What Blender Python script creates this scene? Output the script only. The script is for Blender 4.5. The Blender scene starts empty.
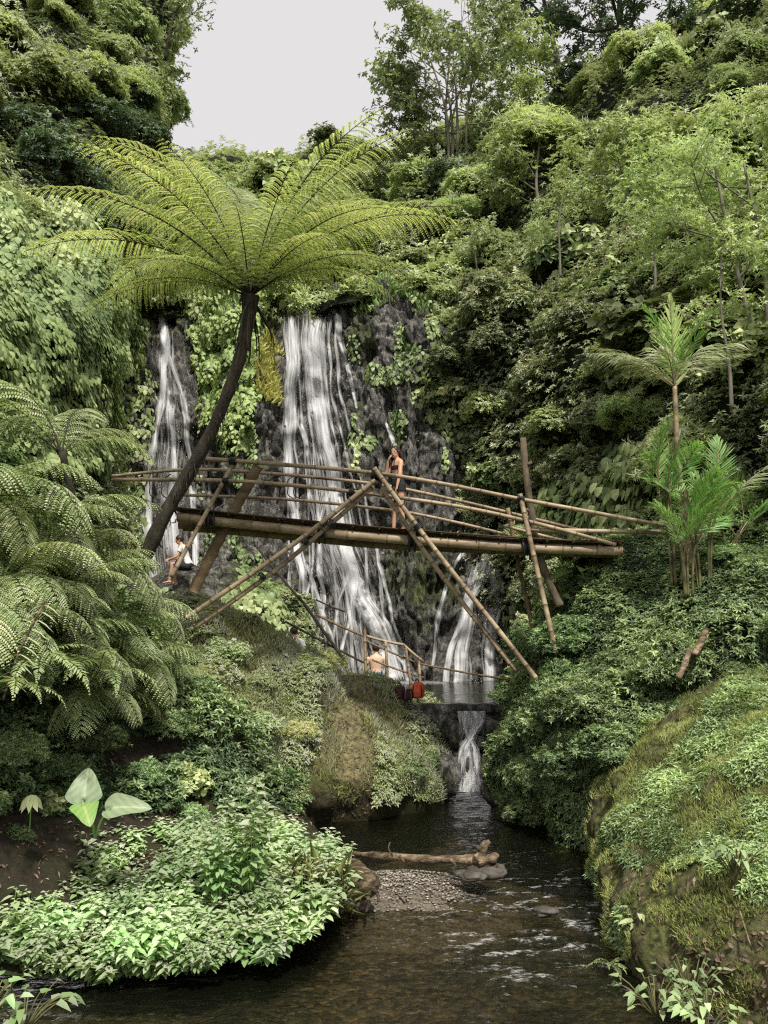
import bpy, math, random
import numpy as np
from mathutils import Vector, Matrix
from mathutils.bvhtree import BVHTree

RNG = np.random.default_rng(11)
random.seed(11)
sc = bpy.context.scene
COL = sc.collection

# ------------------------------------------------------------------ camera
FPX, HOR, CZ = 800.0, 620.0, 3.5
TH = math.atan((HOR - 512) / FPX)
cam_d = bpy.data.cameras.new('camera')
cam = bpy.data.objects.new('camera', cam_d)
COL.objects.link(cam)
cam.location = (0, 0, CZ)
cam.rotation_euler = (math.pi / 2 + TH, 0, 0)
cam_d.sensor_fit = 'VERTICAL'
cam_d.sensor_height = 36
cam_d.lens = FPX / 1024 * 36
cam_d.clip_end = 3000
sc.camera = cam
CT, ST = math.cos(TH), math.sin(TH)

def P(px, py, d):
    """world point seen at pixel (px,py) of the photograph at forward distance d"""
    x = (px - 384) / FPX; y = (512 - py) / FPX
    dy = CT - y * ST; dz = ST + y * CT
    k = d / dy
    return np.array((x * k, d, CZ + dz * k))

# ------------------------------------------------------------------ numpy helpers
def nrmz(a):
    a = np.asarray(a, float)
    return a / np.maximum(np.linalg.norm(a, axis=-1, keepdims=True), 1e-9)

def _h(ix, iy, iz, s):
    n = (ix * 374761393 + iy * 668265263 + iz * 2147483647 + s * 974634777) & 0xffffffff
    n = ((n ^ (n >> 13)) * 1274126177) & 0xffffffff
    return ((n ^ (n >> 16)) & 0xffff) / 65535.0

def vnoise(p, f=1.0, s=0):
    p = np.asarray(p, float) * f
    i = np.floor(p).astype(np.int64); t = p - i; t = t * t * (3 - 2 * t)
    r = 0
    for dx in (0, 1):
        wx = t[..., 0] if dx else 1 - t[..., 0]
        for dy in (0, 1):
            wy = t[..., 1] if dy else 1 - t[..., 1]
            for dz in (0, 1):
                wz = t[..., 2] if dz else 1 - t[..., 2]
                r = r + wx * wy * wz * _h(i[..., 0] + dx, i[..., 1] + dy, i[..., 2] + dz, s)
    return r * 2 - 1

def fbm(p, f=1.0, o=4, s=0):
    r = 0; a = 1
    for k in range(o):
        r = r + a * vnoise(p, f, s + k * 17); f *= 2.03; a *= 0.5
    return r

class MB:
    def __init__(self):
        self.v = []; self.f = {}; self.t = []; self.n = 0; self.uv = []
    def add(self, v, faces, tint=0.5):
        v = np.asarray(v, float).reshape(-1, 3)
        t = np.full(len(v), tint, float) if np.isscalar(tint) else np.asarray(tint, float).ravel()
        for fa in faces:
            fa = np.asarray(fa, np.int64)
            if fa.size == 0: continue
            self.f.setdefault(fa.shape[1], []).append(fa + self.n)
        self.v.append(v); self.t.append(t); self.n += len(v)
        return self
    def build(self, name, mat, parent=None, smooth=False, uv=None):
        me = bpy.data.meshes.new(name)
        V = np.concatenate(self.v); T = np.concatenate(self.t)
        li = []; ls = []; off = 0
        for k, fl in self.f.items():
            fa = np.concatenate(fl)
            li.append(fa.ravel()); ls.append(off + np.arange(len(fa)) * k); off += fa.size
        li = np.concatenate(li); ls = np.concatenate(ls)
        me.vertices.add(len(V)); me.vertices.foreach_set('co', V.astype(np.float32).ravel())
        me.loops.add(len(li)); me.loops.foreach_set('vertex_index', li.astype(np.int32))
        me.polygons.add(len(ls)); me.polygons.foreach_set('loop_start', ls.astype(np.int32))
        me.update(calc_edges=True)
        a = me.attributes.new('tint', 'FLOAT', 'POINT'); a.data.foreach_set('value', T.astype(np.float32))
        if uv is not None:
            u = me.uv_layers.new(name='UVMap')
            u.data.foreach_set('uv', np.asarray(uv, np.float32)[li].ravel())
        if smooth: me.polygons.foreach_set('use_smooth', np.ones(len(ls), bool))
        me.validate()
        if mat: me.materials.append(mat)
        o = bpy.data.objects.new(name, me); COL.objects.link(o)
        if parent is not None:
            o.parent = parent
        return o

def tag(o, label=None, cat=None, group=None, kind=None):
    if label: o['label'] = label
    if cat: o['category'] = cat
    if group: o['group'] = group
    if kind: o['kind'] = kind
    return o

def empty(name, loc, label, cat, group=None, rz=0, sc_=1):
    o = bpy.data.objects.new(name, None); COL.objects.link(o)
    o.location = loc; o.rotation_euler = (0, 0, rz); o.scale = (sc_,) * 3
    o.empty_display_size = .2
    return tag(o, label, cat, group)

def copy_tree(o, parent=None):
    c = o.copy(); COL.objects.link(c); c.parent = parent
    for ch in list(o.children): copy_tree(ch, c)
    return c

def world_part(mb, name, mat, root, **k):
    o = mb.build(name, mat, root, **k)
    o.location = -Vector(root.location)
    return o

# ------------------------------------------------------------------ leaf primitives
def leaves(mb, pos, d, n, L, W, tint, droop=.18, fold=.18, wide=.45):
    N = len(pos)
    if N == 0: return
    d = nrmz(d); side = nrmz(np.cross(d, n)); n2 = np.cross(side, d)
    L = np.broadcast_to(L, N)[:, None]; W = np.broadcast_to(W, N)[:, None]
    mid = pos + d * L * wide
    v = np.stack([pos, mid + side * W / 2 + n2 * fold * W, pos + d * L - n2 * droop * L, mid - side * W / 2 + n2 * fold * W], 1)
    b = np.arange(N)[:, None] * 4
    f = np.concatenate([b + [[0, 1, 2]], b + [[0, 2, 3]]])
    mb.add(v, [f], np.repeat(np.broadcast_to(tint, N), 4))

def ovate(mb, pos, d, n, L, W, tint, droop=.25, fold=.15, ws=(.42, .5), ts=(.22, .55), back=0.0):
    """8-vertex leaf blade, folded on its midrib, drooping toward the tip"""
    N = len(pos)
    if N == 0: return
    d = nrmz(d); side = nrmz(np.cross(d, n)); n2 = np.cross(side, d)
    L = np.broadcast_to(L, N)[:, None]; W = np.broadcast_to(W, N)[:, None]
    def pt(t, w):
        return pos + d * L * t + side * W * w + n2 * (fold * W * abs(w) * 2 - droop * L * t * t)
    v = np.stack([pos, pt(ts[0] - back, ws[0]), pt(ts[0], 0), pt(ts[0] - back, -ws[0]),
                  pt(ts[1], ws[1]), pt(ts[1], 0), pt(ts[1], -ws[1]), pt(1., 0)], 1)
    b = np.arange(N)[:, None] * 8
    tri = np.concatenate([b + [[0, 1, 2]], b + [[0, 2, 3]], b + [[4, 7, 5]], b + [[5, 7, 6]]])
    quad = np.concatenate([b + [[1, 4, 5, 2]], b + [[2, 5, 6, 3]]])
    mb.add(v, [tri, quad], np.repeat(np.broadcast_to(tint, N), 8))

def rvec(n): return nrmz(RNG.normal(size=(n, 3)))

def sprigs(mb, pos, ax, k, L, W, tint, open_=1.1, grav=.25, fn=leaves, jit=.25):
    N = len(pos)
    if N == 0: return
    ax = nrmz(ax)
    ref = nrmz(np.cross(ax, rvec(N))); r2 = np.cross(ax, ref)
    ph = (np.arange(k)[None, :] / k * 2 * np.pi + RNG.uniform(0, 6.28, (N, 1)) + RNG.normal(0, .25, (N, k)))
    op = open_ + RNG.normal(0, jit, (N, k))
    d = ax[:, None] * np.cos(op)[..., None] + (ref[:, None] * np.cos(ph)[..., None] + r2[:, None] * np.sin(ph)[..., None]) * np.sin(op)[..., None]
    d[..., 2] -= grav
    n = ax[:, None] + 0 * d
    p = np.repeat(pos[:, None], k, 1)
    LL = (np.broadcast_to(L, N)[:, None] * RNG.uniform(.7, 1.2, (N, k)))
    WW = LL * (W / (np.mean(L)))
    tt = np.clip(np.broadcast_to(tint, N)[:, None] + RNG.normal(0, .2, (N, k)), 0, 1)
    fn(mb, p.reshape(-1, 3), d.reshape(-1, 3), n.reshape(-1, 3), LL.ravel(), WW.ravel(), tt.ravel())

def tube(mb, pts, rad, seg=8, tint=.5, cap=True):
    pts = np.asarray(pts, float); n = len(pts)
    rad = np.broadcast_to(rad, n)
    tg = np.gradient(pts, axis=0) if n > 2 else np.repeat((pts[1] - pts[0])[None], n, 0)
    tg = nrmz(tg)
    a = np.array((0, 0, 1.)) if abs(tg[0][2]) < .9 else np.array((1., 0, 0))
    u = nrmz(np.cross(tg[0], a)); us = [u]
    for i in range(1, n):
        u = us[-1] - tg[i] * np.dot(us[-1], tg[i]); us.append(nrmz(u))
    us = np.array(us); ws = np.cross(tg, us)
    th = np.arange(seg) / seg * 2 * np.pi
    v = pts[:, None] + rad[:, None, None] * (us[:, None] * np.cos(th)[None, :, None] + ws[:, None] * np.sin(th)[None, :, None])
    i = np.arange(n - 1)[:, None] * seg; j = np.arange(seg)[None]; j2 = (j + 1) % seg
    q = np.stack([i + j, i + j2, i + seg + j2, i + seg + j], -1).reshape(-1, 4)
    t = np.repeat(np.broadcast_to(tint, n), seg)
    faces = [q]
    if cap: faces.append(np.array([np.arange(seg)[::-1], (n - 1) * seg + np.arange(seg)]))
    mb.add(v, faces, t)

def curve(ctrl, n=24):
    """Catmull-Rom through control points"""
    c = np.asarray(ctrl, float); m = len(c)
    if m == 2: return c[0] + (c[1] - c[0]) * np.linspace(0, 1, n)[:, None]
    t = np.linspace(0, m - 1, n); i = np.minimum(t.astype(int), m - 2); f = (t - i)[:, None]
    g = lambda k: c[np.clip(k, 0, m - 1)]
    p0, p1, p2, p3 = g(i - 1), g(i), g(i + 1), g(i + 2)
    return .5 * ((2 * p1) + (-p0 + p2) * f + (2 * p0 - 5 * p1 + 4 * p2 - p3) * f ** 2 + (-p0 + 3 * p1 - 3 * p2 + p3) * f ** 3)

# ------------------------------------------------------------------ materials
def newmat(name):
    m = bpy.data.materials.new(name); m.use_nodes = True
    nt = m.node_tree; nt.nodes.clear()
    out = nt.nodes.new('ShaderNodeOutputMaterial')
    return m, nt, out

def N_(nt, typ, **k):
    n = nt.nodes.new(typ)
    for a, b in k.items():
        if a.startswith('i_'): n.inputs[a[2:].replace('_', ' ')].default_value = b
        else: setattr(n, a, b)
    return n

def ramp(nt, stops, fac=None, interp='LINEAR'):
    r = nt.nodes.new('ShaderNodeValToRGB'); r.color_ramp.interpolation = interp
    e = r.color_ramp.elements
    while len(e) < len(stops): e.new(.5)
    for k, (p, c) in enumerate(stops):
        e[k].position = p; e[k].color = (*c, 1) if len(c) == 3 else c
    if fac is not None: nt.links.new(fac, r.inputs['Fac'])
    return r

LEAF_GAIN, LEAF_SAT = 2.75, .79
def leaf_mat(name, dark, mid, light, trans=.3, rough=.5, spec=.35, tr_col=None, osc=.25, gain=1.0, sat=1.0):
    def adj(c):
        c = np.array(c) * LEAF_GAIN * gain * np.array((.985, 1.01, 1.0)); l = c @ np.array((.25, .65, .1)); c = l + (c - l) * LEAF_SAT * sat
        return tuple(np.minimum(c, .62))
    dark, mid, light = adj(dark), adj(mid), adj(light)
    m, nt, out = newmat(name); L = nt.links.new
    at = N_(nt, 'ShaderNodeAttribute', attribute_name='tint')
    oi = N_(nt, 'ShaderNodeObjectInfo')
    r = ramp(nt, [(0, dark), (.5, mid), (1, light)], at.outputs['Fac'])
    mr = N_(nt, 'ShaderNodeMapRange'); mr.inputs['To Min'].default_value = 1 - osc; mr.inputs['To Max'].default_value = 1 + osc
    L(oi.outputs['Random'], mr.inputs['Value'])
    hs = N_(nt, 'ShaderNodeHueSaturation')
    L(mr.outputs['Result'], hs.inputs['Value']); L(r.outputs['Color'], hs.inputs['Color'])
    mr2 = N_(nt, 'ShaderNodeMapRange'); mr2.inputs['To Min'].default_value = .485; mr2.inputs['To Max'].default_value = .512
    ml = N_(nt, 'ShaderNodeMath', operation='FRACT'); ml2 = N_(nt, 'ShaderNodeMath', operation='MULTIPLY'); ml2.inputs[1].default_value = 7.31
    L(oi.outputs['Random'], ml2.inputs[0]); L(ml2.outputs[0], ml.inputs[0]); L(ml.outputs[0], mr2.inputs['Value'])
    L(mr2.outputs['Result'], hs.inputs['Hue'])
    b = N_(nt, 'ShaderNodeBsdfPrincipled')
    b.inputs['Roughness'].default_value = rough; b.inputs['Specular IOR Level'].default_value = spec
    L(hs.outputs['Color'], b.inputs['Base Color'])
    t = N_(nt, 'ShaderNodeBsdfTranslucent')
    tc = N_(nt, 'ShaderNodeMix', data_type='RGBA', blend_type='MULTIPLY'); tc.inputs['Factor'].default_value = 1
    L(hs.outputs['Color'], tc.inputs['A']); tc.inputs['B'].default_value = (*(tr_col or (1.25, 1.3, .8)), 1)
    L(tc.outputs['Result'], t.inputs['Color'])
    mx = N_(nt, 'ShaderNodeMixShader'); mx.inputs[0].default_value = trans
    L(b.outputs[0], mx.inputs[1]); L(t.outputs[0], mx.inputs[2]); L(mx.outputs[0], out.inputs[0])
    return m

def surf_mat(name, stops, scale=3, rough=.85, bump=.5, bscale=12, stretch=(1, 1, 1), second=None, tint=False, spec=.3, bdist=.05, detail=8):
    """noise-mottled surface; second=(stops, scale, lo, hi) laid over it by another noise"""
    m, nt, out = newmat(name); L = nt.links.new
    tcn = N_(nt, 'ShaderNodeTexCoord'); mp = N_(nt, 'ShaderNodeMapping'); mp.inputs['Scale'].default_value = stretch
    L(tcn.outputs['Object'], mp.inputs['Vector'])
    n1 = N_(nt, 'ShaderNodeTexNoise', i_Scale=scale, i_Detail=detail, i_Roughness=.65); L(mp.outputs[0], n1.inputs['Vector'])
    c = ramp(nt, stops, n1.outputs['Fac']).outputs['Color']
    if second:
        st2, s2, lo, hi = second
        n2 = N_(nt, 'ShaderNodeTexNoise', i_Scale=s2, i_Detail=6); L(tcn.outputs['Object'], n2.inputs['Vector'])
        n3 = N_(nt, 'ShaderNodeTexNoise', i_Scale=s2 * 6, i_Detail=6); L(tcn.outputs['Object'], n3.inputs['Vector'])
        r2 = ramp(nt, st2, n3.outputs['Fac'])
        mr = N_(nt, 'ShaderNodeMapRange'); mr.inputs['From Min'].default_value = lo; mr.inputs['From Max'].default_value = hi
        L(n2.outputs['Fac'], mr.inputs['Value'])
        mx = N_(nt, 'ShaderNodeMix', data_type='RGBA'); L(mr.outputs[0], mx.inputs['Factor']); L(c, mx.inputs['A']); L(r2.outputs[0], mx.inputs['B'])
        c = mx.outputs['Result']
    if tint:
        at = N_(nt, 'ShaderNodeAttribute', attribute_name='tint')
        mx = N_(nt, 'ShaderNodeMix', data_type='RGBA', blend_type='MULTIPLY'); mx.inputs['Factor'].default_value = 1
        rr = ramp(nt, [(0, (.25, .22, .2)), (.5, (1, 1, 1)), (1, (1.6, 1.6, 1.6))], at.outputs['Fac'])
        L(c, mx.inputs['A']); L(rr.outputs[0], mx.inputs['B']); c = mx.outputs['Result']
    b = N_(nt, 'ShaderNodeBsdfPrincipled', i_Roughness=rough); b.inputs['Specular IOR Level'].default_value = spec
    L(c, b.inputs['Base Color'])
    if bump:
        nb = N_(nt, 'ShaderNodeTexNoise', i_Scale=bscale, i_Detail=8, i_Roughness=.7); L(mp.outputs[0], nb.inputs['Vector'])
        bp = N_(nt, 'ShaderNodeBump', i_Strength=bump, i_Distance=bdist); L(nb.outputs['Fac'], bp.inputs['Height']); L(bp.outputs[0], b.inputs['Normal'])
    L(b.outputs[0], out.inputs[0])
    return m

def plain(name, col, rough=.6, spec=.4, var=.15, vs=30):
    return surf_mat(name, [(.3, tuple(c * (1 - var) for c in col)), (.7, tuple(c * (1 + var) for c in col))], vs, rough, .15, vs * 2, spec=spec, bdist=.01)

M = {}
def rock_mat(name, stops, *a, **k):
    m = surf_mat(name, stops, *a, **k); nt = m.node_tree; L = nt.links.new
    bs = [n for n in nt.nodes if n.type == 'BSDF_PRINCIPLED'][0]
    src = bs.inputs['Base Color'].links[0].from_socket
    tcn = N_(nt, 'ShaderNodeTexCoord'); mp = N_(nt, 'ShaderNodeMapping'); mp.inputs['Scale'].default_value = (1, 1, .5); L(tcn.outputs['Object'], mp.inputs['Vector'])
    n1 = N_(nt, 'ShaderNodeTexNoise', i_Scale=7.0, i_Detail=6, i_Roughness=.8); L(mp.outputs[0], n1.inputs['Vector'])
    r1 = ramp(nt, [(.40, (.16, .155, .15)), (.52, (1.1, 1.08, 1.02)), (.66, (2.6, 2.55, 2.4))], n1.outputs['Fac'])
    vo = N_(nt, 'ShaderNodeTexVoronoi', i_Scale=1.6, feature='DISTANCE_TO_EDGE')
    n2 = N_(nt, 'ShaderNodeTexNoise', i_Scale=2.0, i_Detail=4); L(mp.outputs[0], n2.inputs['Vector'])
    va = N_(nt, 'ShaderNodeVectorMath', operation='MULTIPLY_ADD'); L(n2.outputs['Color'], va.inputs[0]); va.inputs[1].default_value = (.8, .8, .8); L(mp.outputs[0], va.inputs[2]); L(va.outputs[0], vo.inputs['Vector'])
    r2 = ramp(nt, [(0, (.1, .1, .1)), (.05, (.6, .6, .6)), (.12, (1, 1, 1))], vo.outputs['Distance'])
    c = src
    for r in (r1, r2):
        mx = N_(nt, 'ShaderNodeMix', data_type='RGBA', blend_type='MULTIPLY'); mx.inputs['Factor'].default_value = .9
        L(c, mx.inputs['A']); L(r.outputs[0], mx.inputs['B']); c = mx.outputs['Result']
    L(c, bs.inputs['Base Color'])
    return m
M['hill'] = leaf_mat('leaf_olive', (.018, .028, .012), (.075, .098, .042), (.2, .225, .105), .25, .42, .5, gain=1.25, sat=1.05)
M['hill_light'] = leaf_mat('leaf_light', (.03, .042, .012), (.12, .15, .05), (.26, .29, .12), .3, .5, gain=1.45, sat=1.05)
M['hill_dark'] = leaf_mat('leaf_deep', (.010, .020, .012), (.035, .058, .032), (.085, .12, .06), .2, .45, gain=.95, sat=1.0)
M['vine'] = leaf_mat('leaf_vine', (.025, .04, .014), (.105, .14, .055), (.24, .27, .13), .2, .45, gain=.9, sat=1.2)
M['vine_bright'] = leaf_mat('leaf_vine_bright', (.04, .07, .015), (.15, .22, .05), (.30, .36, .10), .25, .5)
M['gold'] = leaf_mat('leaf_golden', (.10, .09, .02), (.28, .22, .04), (.42, .30, .06), .25, .6)
M['bush'] = leaf_mat('leaf_bush', (.012, .024, .010), (.06, .09, .036), (.16, .21, .085), .25, .45, gain=1.1, sat=1.1)
M['grass'] = leaf_mat('leaf_grass', (.035, .045, .014), (.13, .15, .045), (.25, .285, .105), .3, .6, gain=1.7, sat=1.15)
M['herb'] = leaf_mat('leaf_herb', (.035, .10, .032), (.15, .245, .075), (.30, .43, .22), .3, .42, gain=.76, sat=1.05, osc=.35)
M['fern'] = leaf_mat('leaf_fern', (.03, .045, .014), (.11, .145, .05), (.30, .315, .14), .3, .5, gain=1.02, sat=1.15)
M['tfern'] = leaf_mat('leaf_tree_fern', (.040, .050, .016), (.108, .155, .052), (.25, .28, .09), .5, .5, tr_col=(1.4, 1.35, .55), gain=1.4, sat=.88)
M['palm'] = leaf_mat('leaf_palm', (.02, .045, .012), (.075, .14, .035), (.17, .27, .075), .35, .4, gain=1.1, sat=1.2)
M['palm_dull'] = leaf_mat('leaf_palm_dull', (.04, .045, .02), (.12, .14, .06), (.28, .30, .16), .25, .5)
M['taro'] = leaf_mat('leaf_taro', (.06, .09, .045), (.15, .19, .10), (.24, .28, .17), .35, .45, gain=.88, sat=.95)
M['dead'] = leaf_mat('leaf_dead', (.03, .018, .010), (.07, .042, .026), (.13, .08, .05), .15, .7, tr_col=(1.2, 1, .7))
M['rock'] = rock_mat('cliff_rock', [(.28, (.025, .024, .022)), (.46, (.10, .097, .09)), (.6, (.22, .213, .20)), (.8, (.42, .41, .39))], 2.6, .45, 1.0, 6,
                     stretch=(1, 1, .3), second=([(.3, (.03, .04, .012)), (.7, (.10, .12, .035))], .35, .54, .66), spec=.5, bdist=.25, detail=12)
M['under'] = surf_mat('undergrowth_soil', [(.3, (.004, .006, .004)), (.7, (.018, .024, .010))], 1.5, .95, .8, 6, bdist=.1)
M['earth'] = surf_mat('bank_earth', [(.3, (.014, .011, .008)), (.7, (.065, .05, .033))], 14, .9, 1.0, 40, second=([(.3, (.02, .03, .008)), (.7, (.06, .075, .02))], .8, .5, .62))
M['bank'] = surf_mat('mossy_bank', [(.33, (.03, .026, .014)), (.5, (.12, .105, .058)), (.66, (.30, .265, .165))], 14, .9, 1.0, 40,
                     second=([(.38, (.035, .045, .012)), (.62, (.19, .20, .065))], 2.4, .34, .56), bdist=.06, tint=True)
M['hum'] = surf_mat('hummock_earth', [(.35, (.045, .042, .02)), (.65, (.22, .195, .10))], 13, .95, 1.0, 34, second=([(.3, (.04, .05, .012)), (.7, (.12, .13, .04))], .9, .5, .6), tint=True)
M['cane'] = surf_mat('green_cane', [(.3, (.06, .06, .022)), (.7, (.19, .18, .08))], 8, .6, .2, tint=True)
M['bark'] = surf_mat('dark_bark', [(.3, (.018, .015, .010)), (.7, (.07, .058, .042))], 9, .9, 1.0, 30, stretch=(1, 1, .5), bdist=.03)
M['bark_l'] = surf_mat('pale_bark', [(.3, (.09, .08, .06)), (.7, (.26, .24, .19))], 6, .9, .8, 25, stretch=(1, 1, .3), bdist=.02)
M['bamboo'] = surf_mat('weathered_bamboo', [(.3, (.07, .052, .034)), (.45, (.24, .18, .11)), (.6, (.36, .28, .18)), (.75, (.50, .42, .30))], 4, .5, .4, 30, stretch=(.35, 1, 1), tint=True, spec=.45, bdist=.01)
M['bamboo_d'] = surf_mat('brown_bamboo', [(.25, (.07, .05, .026)), (.5, (.17, .12, .065)), (.75, (.27, .2, .12))], 6, .6, .4, 30, stretch=(.3, 1, 1), tint=True, spec=.3, bdist=.01)
M['plank'] = surf_mat('split_bamboo_deck', [(.3, (.04, .026, .015)), (.7, (.14, .09, .05))], 8, .8, .5, 40, tint=True, bdist=.01)
M['wood'] = surf_mat('driftwood', [(.36, (.035, .024, .015)), (.5, (.15, .11, .068)), (.64, (.36, .28, .19))], 16, .85, 1.0, 40, stretch=(.25, 1, 1), bdist=.03, tint=True)
M['postwood'] = surf_mat('bare_post_wood', [(.3, (.05, .038, .024)), (.7, (.24, .19, .13))], 9, .9, .9, 30, stretch=(1, 1, .35), bdist=.02, tint=True)
M['rubber'] = plain('black_rubber', (.012, .012, .012), .5)
M['stone'] = surf_mat('river_stone', [(.3, (.03, .026, .02)), (.7, (.13, .115, .095))], 6, .6, .5, 30, bdist=.01)
M['pebble'] = surf_mat('pale_pebble', [(.3, (.12, .105, .085)), (.7, (.42, .38, .32))], 9, .8, .3, 40, bdist=.005, tint=True)
M['gravel'] = surf_mat('gravel', [(.3, (.06, .05, .035)), (.5, (.13, .11, .085)), (.7, (.26, .23, .18))], 22, .85, .9, 45, bdist=.02)
M['path'] = surf_mat('path_soil', [(.3, (.10, .09, .05)), (.7, (.22, .19, .115))], 5, .95, .7, 20)
M['skin'] = plain('skin', (.62, .36, .24), .5, .35, .05)
M['skin_l'] = plain('skin_light', (.75, .5, .37), .5, .35, .05)
M['hair'] = plain('hair_dark', (.035, .02, .014), .5, .4, .3)
M['blackcloth'] = plain('black_cloth', (.015, .017, .022), .8)
M['wine'] = plain('dark_red_cloth', (.06, .012, .014), .7)
M['bluecloth'] = plain('blue_cloth', (.05, .16, .24), .8)
M['whitecloth'] = plain('white_cloth', (.7, .7, .7), .85, var=.05)
M['redcloth'] = plain('orange_red_cloth', (.62, .10, .04), .7)
M['eye'] = plain('eye_dark', (.01, .008, .007), .2)
M['lip'] = plain('lip', (.35, .09, .08), .5)

# ------------------------------------------------------------------ world and sun
w = bpy.data.worlds.new('World'); sc.world = w; w.use_nodes = True
nt = w.node_tree; nt.nodes.clear()
SUN_EL, SUN_AZ = math.radians(56), math.radians(14)      # azimuth measured from behind the viewer towards the left
# direction towards the sun
sd = Vector((math.sin(math.radians(14)) * math.cos(SUN_EL), -math.cos(math.radians(20)) * math.cos(SUN_EL), math.sin(SUN_EL)))
sky = N_(nt, 'ShaderNodeTexSky'); sky.sky_type = 'NISHITA'; sky.sun_disc = False
sky.sun_elevation = SUN_EL; sky.sun_rotation = math.atan2(sd.x, sd.y); sky.dust_density = 4; sky.air_density = 1.5
bg1 = N_(nt, 'ShaderNodeBackground'); bg1.inputs['Strength'].default_value = .1
nt.links.new(sky.outputs[0], bg1.inputs[0])
bg2 = N_(nt, 'ShaderNodeBackground'); bg2.inputs['Color'].default_value = (.75, .725, .73, 1); bg2.inputs['Strength'].default_value = 1.11
mxs = N_(nt, 'ShaderNodeMixShader'); mxs.inputs[0].default_value = .93   # a thin bright cloud layer over the blue
wo = N_(nt, 'ShaderNodeOutputWorld')
nt.links.new(bg1.outputs[0], mxs.inputs[1]); nt.links.new(bg2.outputs[0], mxs.inputs[2]); nt.links.new(mxs.outputs[0], wo.inputs[0])
ld = bpy.data.lights.new('sun', 'SUN'); ld.energy = 5.0; ld.angle = math.radians(4.0); ld.color = (1, .95, .855)
lo = bpy.data.objects.new('sun', ld); COL.objects.link(lo)
lo.rotation_euler = (-sd).to_track_quat('-Z', 'Y').to_euler()
lo.location = (-20, -20, 40)

# ------------------------------------------------------------------ terrain sheets
class Sheet:
    def __init__(self, cols, nu, nv, amp=.15, freq=1.0, disp=None, seed=0, flipcheck=True):
        # cols: list of columns, each a list of (px,py,d), same length
        C = np.array([[P(*q) for q in c] for c in cols])
        G = np.array([curve(c, nv) for c in C])              # (ncol,nv,3)
        G = np.array([curve(G[:, j], nu) for j in range(nv)]) # (nv,nu,3)
        self.G0 = G
        nr = self._norm(G)
        self.sg = 1.0
        tocam = np.array((0, 0, CZ)) - G
        if np.mean(np.sum(nr * tocam, -1)) < 0: self.sg = -1.0
        nr = nr * self.sg
        dsp = fbm(G, freq, 4, seed) * amp
        if disp is not None: dsp = dsp + disp(G)
        self.G = G + nr * dsp[..., None]
        self.N = self._norm(self.G) * self.sg
        self.nv, self.nu = nv, nu
        self._prep()
    @staticmethod
    def _norm(G):
        return nrmz(np.cross(np.gradient(G, axis=1), np.gradient(G, axis=0)))
    def _prep(self):
        G = self.G
        a = np.linalg.norm(np.cross(G[1:, :-1] - G[:-1, :-1], G[:-1, 1:] - G[:-1, :-1]), axis=-1)
        self.area = a
    def faces(self):
        i = np.arange(self.nv - 1)[:, None] * self.nu; j = np.arange(self.nu - 1)[None]
        return np.stack([i + j, i + j + 1, i + self.nu + j + 1, i + self.nu + j], -1).reshape(-1, 4)
    def mesh(self, name, mat, tint=.5, kind='structure', smooth=True):
        mb = MB(); f = self.faces()
        if self.sg > 0: f = f
        mb.add(self.G.reshape(-1, 3), [f], tint)
        o = mb.build(name, mat, smooth=smooth); tag(o, kind=kind); self.obj = o
        return o
    def bvh(self):
        return BVHTree.FromPolygons([Vector(v) for v in self.G.reshape(-1, 3)], self.faces().tolist())
    def sample(self, n, mask=None, vis=True):
        a = self.area.copy()
        # only where the camera (with a margin) could see it
        Gc = self.G[:-1, :-1]
        px, py = proj(Gc)
        if vis:
            ok = (px > -140) & (px < 910) & (py > -140) & (py < 1120)
            a = a * ok
        d = np.maximum(Gc[..., 1], 3)
        a = a / d ** 1.0
        if mask is not None: a = a * mask(Gc.reshape(-1, 3)).reshape(a.shape)
        p = (a / a.sum()).ravel()
        k = RNG.choice(len(p), n, p=p)
        i, j = np.divmod(k, self.nu - 1)
        u = RNG.random((n, 1)); v = RNG.random((n, 1))
        G = self.G
        pos = G[i, j] * (1 - u) * (1 - v) + G[i, j + 1] * u * (1 - v) + G[i + 1, j] * (1 - u) * v + G[i + 1, j + 1] * u * v
        nn = self.N[i, j]
        if mask is not None:
            m = mask(pos); pos, nn = pos[m], nn[m]
        return pos, nn

def proj(p):
    p = np.asarray(p, float)
    y = p[..., 1]; z = p[..., 2] - CZ
    f = np.maximum(y * CT + z * ST, .01); up = -y * ST + z * CT
    return 384 + p[..., 0] / f * FPX, 512 - up / f * FPX

# --- cliff
def cliff_disp(G):
    q = G * np.array((1, 1, .2))
    a = fbm(q, 1.1, 4, 3) * .7
    b = np.abs(fbm(G * np.array((1.2, 1.2, .5)), 2.2, 4, 9)) * .38
    ledge = np.abs(((G[..., 2] + .6 * fbm(G, .4, 2, 5)) * .55) % 1 - .5) * .45
    return a - b + ledge + .11 * fbm(G * np.array((1, 1, .6)), 5, 3, 12)
cl_cols = []
for px, off in ((20, -1.5), (110, 0), (160, 1.2), (205, .6), (245, -1.0), (290, .6), (340, .8), (380, -.2), (420, -.9), (455, -.4), (485, .6), (530, -.6), (600, -1)):
    cl_cols.append([(px, 292, 31 + off), (px, 312, 29.6 + off), (px, 360, 29 + off), (px, 430, 28.4 + off * .8), (px, 500, 28 + off * .8), (px, 560, 27.2 + off * .6), (px, 630, 26.6 + off * .5), (px, 700, 26 + off * .5)])
cliff = Sheet(cl_cols, 420, 340, .1, 3, cliff_disp, 1)
cliff.mesh('cliff', M['rock'], smooth=False)
cliff_bvh = cliff.bvh()

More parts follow.
